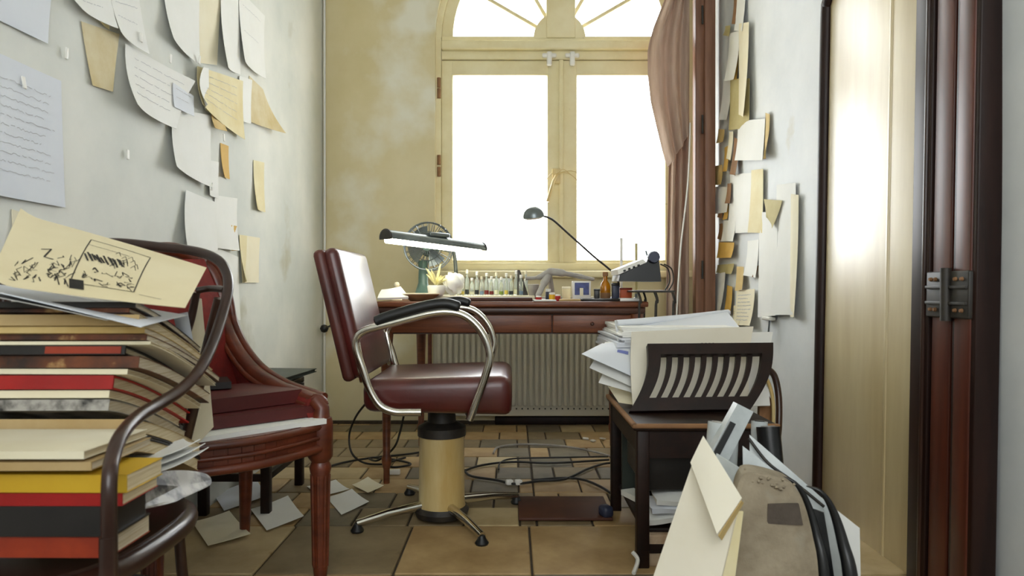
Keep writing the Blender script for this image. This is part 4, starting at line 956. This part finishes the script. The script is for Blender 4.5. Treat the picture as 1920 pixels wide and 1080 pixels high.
# dome lamp
dl = thing('dome_lamp', 'slim desk lamp with half dome shade arching over the desk', 'lamp', P(1160, 556, 3.1))
sc_ = P(1001, 408, 3.0); RS = Euler((.15, -.12, 0)).to_matrix()
MB().lathe([(.047, 0), (.046, .014), (.040, .028), (.028, .04), (.012, .047), (.0, .048)], sc_, 24, RS).build('shade', m_steel, dl)
MB().lathe([(.0, -.008), (.03, -.007), (.046, .0)], sc_, 24, RS).build('shade_rim', m_white, dl)
MB().tube(spline([P(1019, 405, 3.0), P(1036, 412, 3.0), P(1060, 433, 3.02), P(1110, 478, 3.06), P(1155, 518, 3.1), P(1160, 552, 3.1)], 8), .0045, 8).build('arm', m_blackmetal, dl)
MB().lathe([(.05, 0), (.05, .012), (.012, .022), (.008, .05)], Vector((P(1160, 0, 3.1).x, 3.1, DZ)), 20).build('lamp_base', m_blackmetal, dl)
# board under the bottles
BZ = DZ+.022
tag(MB().bounds(-.40, .10, 3.02, 3.30, DZ+.001, BZ, .004).build('bottle_board', m_cream), 'pale wooden board under the row of small bottles', 'board')
# bottles
liq = {'green': mat('liquid_green', (120, 140, 60), rough=.2), 'dark': mat('liquid_dark', (40, 44, 46), rough=.2), 'red': mat('liquid_red', (110, 40, 40), rough=.2), 'pale': mat('liquid_pale', (214, 214, 186), rough=.2), 'yellow': mat('liquid_yellow', (206, 186, 90), rough=.2), 'blue': mat('liquid_blue', (110, 130, 150), rough=.2)}
names = ['green', 'pale', 'yellow', 'dark', 'pale', 'dark', 'blue', 'red', 'red', 'pale', 'green', 'yellow', 'dark', 'pale', 'blue', 'pale']
ordw = ['first', 'second', 'third', 'fourth', 'fifth', 'sixth', 'seventh', 'eighth', 'ninth', 'tenth', 'eleventh', 'twelfth', 'thirteenth', 'fourteenth', 'fifteenth', 'sixteenth']
for i, k in enumerate(names):
    px = 848+i*9.2; Y = 3.10+.12*(i % 2)+random.uniform(-.02, .02); h = random.uniform(.06, .085)+(.02 if i % 2 else 0); r = random.uniform(.0085, .0105)
    c = Vector(((px-960)/FPX*Y, Y, BZ))
    t = thing('glass_bottle', 'small glass bottle with %s contents, %s from the left in the row' % (k, ordw[i]), 'bottle', c, 'small bottles on the board')
    MB().lathe([(r*.9, 0), (r, .003), (r, h*.72), (r*.5, h*.8), (r*.5, h)], c, 14).build('bottle', m_cglass, t)
    MB().lathe([(r*1.03, .004), (r*1.03, h*.25)], c, 14).build('contents', liq[k], t)
    MB().lathe([(r*.66, h*.96), (r*.66, h*1.12), (r*.4, h*1.13)], c, 12).build('cap', m_white if i % 3 else m_cream, t)
# spiky dried plant in a pot
pl = thing('dried_plant', 'pale yellow spiky dried plant in a white pot before the fan', 'plant', P(815, 556, 3.02))
pc = Vector((P(818, 0, 3.02).x, 3.02, BZ)); pc.z = DZ+.022
MB().lathe([(.028, 0), (.036, .01), (.04, .04), (.036, .045)], pc, 16).build('pot', m_white, pl)
m_dry = mat('dried_leaf', (236, 230, 178), (220, 208, 140), rough=.7, scale=10)
for k in range(26):
    a = random.uniform(0, 2*PI); e = random.uniform(.5, 1.4); l = random.uniform(.05, .11); d = Vector((math.cos(a)*math.cos(e), math.sin(a)*math.cos(e), math.sin(e)))
    p0 = pc+Vector((0, 0, .042)); MB().tube([p0, p0+d*l*.5, p0+d*l+Vector((0, 0, -.008))], [.003, .0055, .001], 5).build('spike', m_dry, pl)
# crumpled white cloth beside
q = MB(); c = P(850, 535, 3.06)
b_ = bmesh.new(); bmesh.ops.create_icosphere(b_, subdivisions=3, radius=.045)
for v in b_.verts: v.co *= 1+.25*math.sin(v.co.x*140+v.co.z*90)*math.cos(v.co.y*120); v.co.z *= 1.1; v.co += Vector((c.x, 3.06, BZ+.05))
q.bm(b_, True); tag(q.build('crumpled_paper', m_paper), 'crumpled white paper ball right of the dried plant', 'paper')
# dish
dsh = thing('shallow_dish', 'shallow brown dish with pale rim at the left of the desk', 'dish', Vector((-.375, 2.93, DZ)))
MB().lathe([(.045, 0), (.05, .004), (.078, .026), (.08, .03), (.074, .03), (.046, .01)], (-.385, 2.93, DZ+.001), 28).build('bowl', m_brownp, dsh)
MB().lathe([(.0805, .027), (.082, .031), (.074, .032), (.073, .029)], (-.385, 2.93, DZ+.001), 28).build('rim', m_cream, dsh)
tag(MB().grid(sheet_fn([P(716, 548, 3.0), P(752, 546, 3.0), P(766, 562, 2.86), P(708, 564, 2.86)], (0, 0, 1), (0, .01, .0, .0), .004, .012), 6, 6, .008).build('paper_sheet', m_paper), 'folded white paper at the left end of the desk', 'paper')
t = thing('figurine', 'small pale figurine standing at the left end of the desk', 'figurine', Vector((P(744, 0, 3.15).x, 3.15, DZ)))
c = Vector((P(744, 0, 3.15).x, 3.15, DZ)); MB().lathe([(.024, 0), (.02, .02), (.012, .04), (.009, .055), (.013, .06)], c, 12).build('body', m_cream, t)
MB().lathe([(0, -.013), (.011, -.006), (.013, 0), (.009, .01), (0, .013)], c+Vector((0, 0, .07)), 12).build('head', m_cream, t)
# dark sculpture
q = MB(); c = P(974, 545, 3.15); c.z = BZ
b_ = bmesh.new(); bmesh.ops.create_cone(b_, segments=7, radius1=.026, radius2=.006, depth=.115, cap_ends=True)
for v in b_.verts: v.co += Vector((c.x+.015-(v.co.z+.06)*.16, 3.15, BZ+.0575))
q.bm(b_); tag(q.build('dark_figure', m_blackmetal), 'pointed dark metal piece right of the bottles', 'ornament')
# driftwood-like grey object
t = thing('grey_tool', 'weathered grey curved object resting on two legs on the desk', 'ornament', P(1050, 556, 3.02))
MB().tube(spline([P(985, 522, 3.0), P(1010, 520, 3.0), P(1030, 510, 3.0), P(1060, 513, 3.0), P(1095, 520, 3.02), P(1114, 524, 3.03)], 6), [.012]*6+[.018]*6+[.024]*6+[.016]*6+[.012]*6+[.008], 10, .7).build('beam', m_grey, t)
MB().tube(spline([P(1028, 516, 3.0), P(1018, 535, 2.98), P(1008, 556, 2.96)], 5), [.018]*5+[.013]*5+[.009], 10).build('leg', m_grey, t)
MB().tube(spline([P(1030, 516, 3.02), P(1034, 540, 3.06), P(1036, 557, 3.1)], 5), .012, 10).build('leg', m_grey, t)
MB().lathe([(.012, 0), (.02, .02), (.026, .07), (.022, .072)], Vector((P(1000, 0, 3.08).x, 3.08, DZ)), 16).build('cup', m_grey, t)
# box with blue picture
t = thing('picture_box', 'small white box with a blue picture on its front', 'box', Vector((P(1090, 0, 3.0).x, 3.03, DZ)))
x0, x1 = P(1074, 0, 3.0).x, P(1108, 0, 3.0).x
MB().bounds(x0, x1, 3.0, 3.06, DZ, DZ+.085, .002).build('carton', m_white, t)
MB().bounds(x0+.008, x1-.008, 2.9985, 3.001, DZ+.025, DZ+.078).build('picture', mat('blue_print', (60, 74, 140), (40, 50, 100), rough=.4, scale=40), t)
MB().bounds(x0+.03, x0+.045, 2.9975, 2.999, DZ+.02, DZ+.055).build('pale_shape', m_cream, t)
# amber bottle
c = Vector((P(1135, 0, 2.98).x, 2.98, DZ)); t = thing('amber_bottle', 'amber glass bottle with narrow neck at the right of the desk', 'bottle', c)
MB().lathe([(.020, 0), (.022, .004), (.022, .06), (.018, .075), (.009, .088), (.009, .105), (.011, .106), (.011, .112)], c, 20).build('bottle', m_amber, t)
MB().lathe([(.012, .106), (.012, .122), (.010, .124)], c, 14).build('cap', m_brownp, t)
MB().lathe([(.0224, .008), (.0224, .035)], c, 20).build('label_band', m_brownp, t)
def tin(px, w_, h_, Y, m, m2, lb, cat, nm):
    c = Vector((P(px, 0, Y).x, Y, DZ)); t = thing(nm, lb, cat, c)
    MB().bounds(c.x-w_/2, c.x+w_/2, Y-.015, Y+.015, DZ, DZ+h_, .003).build('body', m, t); MB().bounds(c.x-w_/2-.001, c.x+w_/2+.001, Y-.016, Y+.016, DZ+h_*.86, DZ+h_*1.02, .002).build('lid', m2, t)
m_navy = mat('navy', (44, 50, 72), rough=.4)
tin(1154, .03, .075, 2.96, m_navy, m_blackc, 'navy blue upright tin right of the amber bottle', 'tin', 'tin')
tin(1119, .022, .05, 2.95, m_blackc, m_bplast, 'small black tin left of the amber bottle', 'tin', 'tin')
tin(1173, .05, .055, 2.97, mat('orange_card', (214, 96, 44), rough=.5), m_orange, 'orange carton below the black desk machine', 'box', 'carton')
tin(1062, .035, .06, 3.1, m_yellow, m_cream, 'yellowed box behind the weathered grey object', 'box', 'carton')
def jar(px, Y, r, h, m, lb):
    c = Vector((P(px, 0, Y).x, Y, DZ)); t = thing('small_jar', lb, 'jar', c); MB().lathe([(r*.9, 0), (r, .003), (r, h*.75), (r*.8, h*.8)], c, 14).build('jar', m, t); MB().lathe([(r*.95, h*.78), (r*.95, h), (r*.8, h*1.02)], c, 14).build('lid', m_white, t)
jar(1010, 2.88, .013, .022, m_red, 'tiny red jar at the front of the desk'); jar(1035, 2.95, .013, .035, mat('yellow_glaze', (224, 176, 40), rough=.4), 'tiny yellow jar beneath the grey object')
jar(1046, 2.92, .011, .028, m_red, 'tiny red jar just right of the yellow one'); jar(1028, 2.99, .012, .05, m_navy, 'dark narrow jar behind the yellow one')
# flat things on the front of the desk
def flat(px0, px1, Y0, Y1, z0, th, m, nm, lb, cat, a=0):
    x0, x1 = P(px0, 0, Y0).x, P(px1, 0, Y0).x
    tag(MB().box(((x0+x1)/2, (Y0+Y1)/2, z0+th/2), (x1-x0, Y1-Y0, th), Euler((0, 0, a)), .001, 1).build(nm, m), lb, cat)
flat(850, 998, 2.82, 3.0, DZ+.001, .014, m_brownmat, 'folder', 'flat brown folder at the front edge of the desk', 'folder', .01)
flat(1000, 1042, 2.80, 2.92, DZ+.001, .006, m_paper, 'paper_sheet', 'white slip hanging at the front edge of the desk', 'paper', .05)
flat(1050, 1090, 2.83, 2.93, DZ+.001, .008, m_beige, 'notebook', 'tan notebook at the front right of the desk', 'notebook', -.06)
flat(1092, 1164, 2.84, 2.95, DZ+.001, .010, m_blackc, 'notebook', 'flat black notebook at the front right of the desk', 'notebook', .03)
flat(1165, 1202, 2.83, 2.93, DZ+.001, .012, m_paper, 'paper_pad', 'white pad at the right front corner of the desk', 'paper', -.08)
flat(915, 960, 3.32, 3.44, DZ+.001, .10, m_plast, 'carton', 'pale grey carton behind the row of bottles', 'box')
# candles
for px, y0, lb, m in ((1165, 446, 'thin white candle at the right of the window', m_white), (1193, 456, 'thin grey candle nearer the curtain', m_olive)):
    c = P(px, 500, 3.2); tp = P(px, y0, 3.2); t = thing('candle', lb, 'candle', Vector((c.x, 3.2, DZ)))
    MB().lathe([(.022, 0), (.02, .006), (.008, .012), (.007, .03)], (c.x, 3.2, DZ), 12).build('holder', m_steel, t); MB().tube([Vector((c.x, 3.2, DZ+.02)), tp], .006, 8).build('wax', m, t)
# wire stand with black machine
ws = thing('wire_stand', 'thin black wire stand beside the right end of the desk', 'stand', (.57, 2.93, 0))
MB().bounds(.49, .645, 2.74, 3.1, .782, .790, .003).build('tray', m_blackmetal, ws)
for x, y in ((.50, 2.75), (.565, 2.75), (.585, 3.09), (.635, 2.75), (.638, 3.09)):
    MB().tube(spline([Vector((x, y, .785)), Vector((x+.012, y, .74)), Vector((x+.004, y, .68)), Vector((x+.004, y, 0))], 5), .005, 6).build('leg', m_blackmetal, ws)
q = MB()
for x in (.64, .655): q.tube(spline([Vector((x, 2.9, .79)), Vector((x+.02, 2.9, .83)), Vector((x+.012, 2.9, .88)), Vector((x-.02, 2.9, .9))], 5), .003, 6)
q.build('side_loop', m_blackmetal, ws)
mc = thing('desk_machine', 'black desk machine with white sloping keyboard on a wire stand', 'machine', (.56, 2.9, .79))
pr = [P(1160, 527, 2.8), P(1162, 516, 2.8), P(1212, 492, 2.8), P(1218, 478, 2.8), P(1228, 474, 2.8), P(1236, 490, 2.8), P(1240, 528, 2.8)]
MB().prism(pr, (0, .2, 0)).build('case', m_bplast, mc)
kp = [P(1160, 515, 2.795), P(1158, 505, 2.795), P(1205, 486, 2.795), P(1212, 492, 2.795)]; MB().prism(kp, (0, .2, 0)).build('key_panel', m_white, mc)
for k in range(4):
    c = P(1171+k*8.8, 507.5-k*3.4, 2.793); MB().box(c, (.010, .004, .007), Euler((0, -.38, 0)), .001, 1).build('key', m_black, mc)
MB().tube([P(1214, 482, 2.9), P(1211, 470, 2.9)], .004, 6).build('lever', m_steel, mc)
MB().lathe([(.022, -.01), (.026, 0), (.022, .01)], P(1226, 482, 2.79), 12, RX).build('platen_knob', m_navy, mc)

# ---------------------------------------------------------------- things on the floor
def fp(px, py, z=0.0):
    Y = (CAM_Z-z)*FPX/(py-540.0); return Vector(((px-960)/FPX*Y, Y, z))
def cable(pts, lb, r=.005, nm='cable', m=None):
    tag(MB().tube(spline([fp(x, y, .012) for x, y in pts], 8), r, 6).build(nm, m or m_cable), lb, 'cable')
cable([(872, 882), (905, 872), (960, 866), (1020, 868), (1080, 866), (1142, 862)], 'black cable running straight across the middle of the floor')
cable([(872, 884), (885, 893), (930, 900), (965, 907), (1010, 902), (1060, 898), (1100, 880), (1130, 870), (1146, 868)], 'black cable snaking past the white plug')
cable([(935, 880), (938, 868), (962, 860), (1040, 858), (1140, 856)], 'thin dark cable loop behind the straight one', .004)
cable([(1000, 900), (1060, 896), (1095, 900), (1125, 912), (1146, 925)], 'black cable curving toward the side table leg')
cable([(925, 850), (935, 838), (980, 833), (1050, 836), (1110, 846), (1146, 856)], 'pale grey cable arc nearest the radiator', .005, 'cable', m_grey)
cable([(612, 876), (650, 866), (700, 858), (760, 852), (786, 848)], 'black cable along the floor left of the pedestal')
cable([(700, 858), (740, 862), (770, 870), (740, 876), (722, 870), (760, 858)], 'tangled black cable loop left of the pedestal')
tag(MB().tube(spline([P(690, 752, 3.0), P(668, 780, 3.1), P(655, 815, 3.15), P(660, 850, 3.1), Vector((-.66, 3.12, .012)), Vector((-.55, 3.1, .012))], 8), .005, 6).build('cable', m_cable), 'black cable hanging down behind the swivel chair', 'cable')
tag(MB().tube(spline([P(758, 775, 3.0), P(750, 810, 3.02), P(738, 840, 3.0), Vector((-.6, 3.1, .03)), Vector((-.66, 3.2, .012))], 8), .005, 6).build('cable', m_cable), 'second black cable hanging below the desk', 'cable')
t = thing('white_plug', 'white plug pair lying among the floor cables', 'plug', fp(962, 906))
for px in (955, 972): MB().box(fp(px, 906, .012)+Vector((0, 0, .004)), (.03, .022, .022), Euler((0, .1, .5)), .006).build('plug', m_white, t)
tag(MB().box(fp(735, 885, .012), (.07, .02, .022), Euler((0, 0, .05)), .004).build('white_stick', m_white), 'short white stick on the floor left of the pedestal', 'stick')
tag(MB().bounds(fp(972, 960).x, .345, 2.37, 2.62, .004, .014, .002).build('brown_board', m_brownmat), 'thin dark brown board lying flat on the tiles', 'board')
tag(MB().box(fp(1136, 958, .03), (.04, .05, .04), Euler((0, 0, .4)), .012).build('blue_shoe_tip', m_navy), 'small dark blue lump at the end of the brown board', 'bundle')
tag(MB().tube(spline([fp(1186, 1035, .05), fp(1196, 1050, .03), fp(1188, 1075, .012)], 6), .006, 6).build('cable', m_white), 'short white cord hanging by the side table leg', 'cable')
fs = [((612, 935), (660, 925), (692, 945), (640, 968), m_paper, 'white sheet on the floor right of the carved chair leg'),
      ((575, 915), (630, 908), (655, 922), (600, 934), m_paper, 'white sheet on the floor near the back, under the carved chair'),
      ((400, 930), (480, 905), (500, 935), (420, 962), m_paperb, 'bluish sheet on the floor under the carved chair seat'),
      ((470, 960), (540, 940), (570, 975), (500, 1000), m_paper, 'white sheet on the floor between the carved chair legs'),
      ((360, 985), (430, 970), (470, 1010), (390, 1030), m_cream, 'cream sheet on the floor between the two left chairs'),
      ((660, 915), (690, 905), (720, 918), (690, 930), m_cream, 'small cream sheet on the floor beside the desk leg')]
for k, (a, b_, c, d, m, lb) in enumerate(fs):
    f = sheet_fn([fp(*a), fp(*b_), fp(*c), fp(*d)], (0, 0, 1), (.0, .012, .004, .0), .005+.0015*k)
    tag(MB().grid(f, 5, 5, .001).build('floor_paper', m), lb, 'paper', 'papers on the floor')
for k, (px, py, wd_) in enumerate(((1098, 822, 'left'), (1112, 826, 'middle'), (1130, 822, 'right'))):
    tag(MB().box(fp(px, py, .01), (.03, .02, .006), Euler((.1, .1, k))).build('paper_scrap', m_white), wd_+' one of the tiny white scraps on the floor under the radiator', 'paper', 'scraps under the radiator')
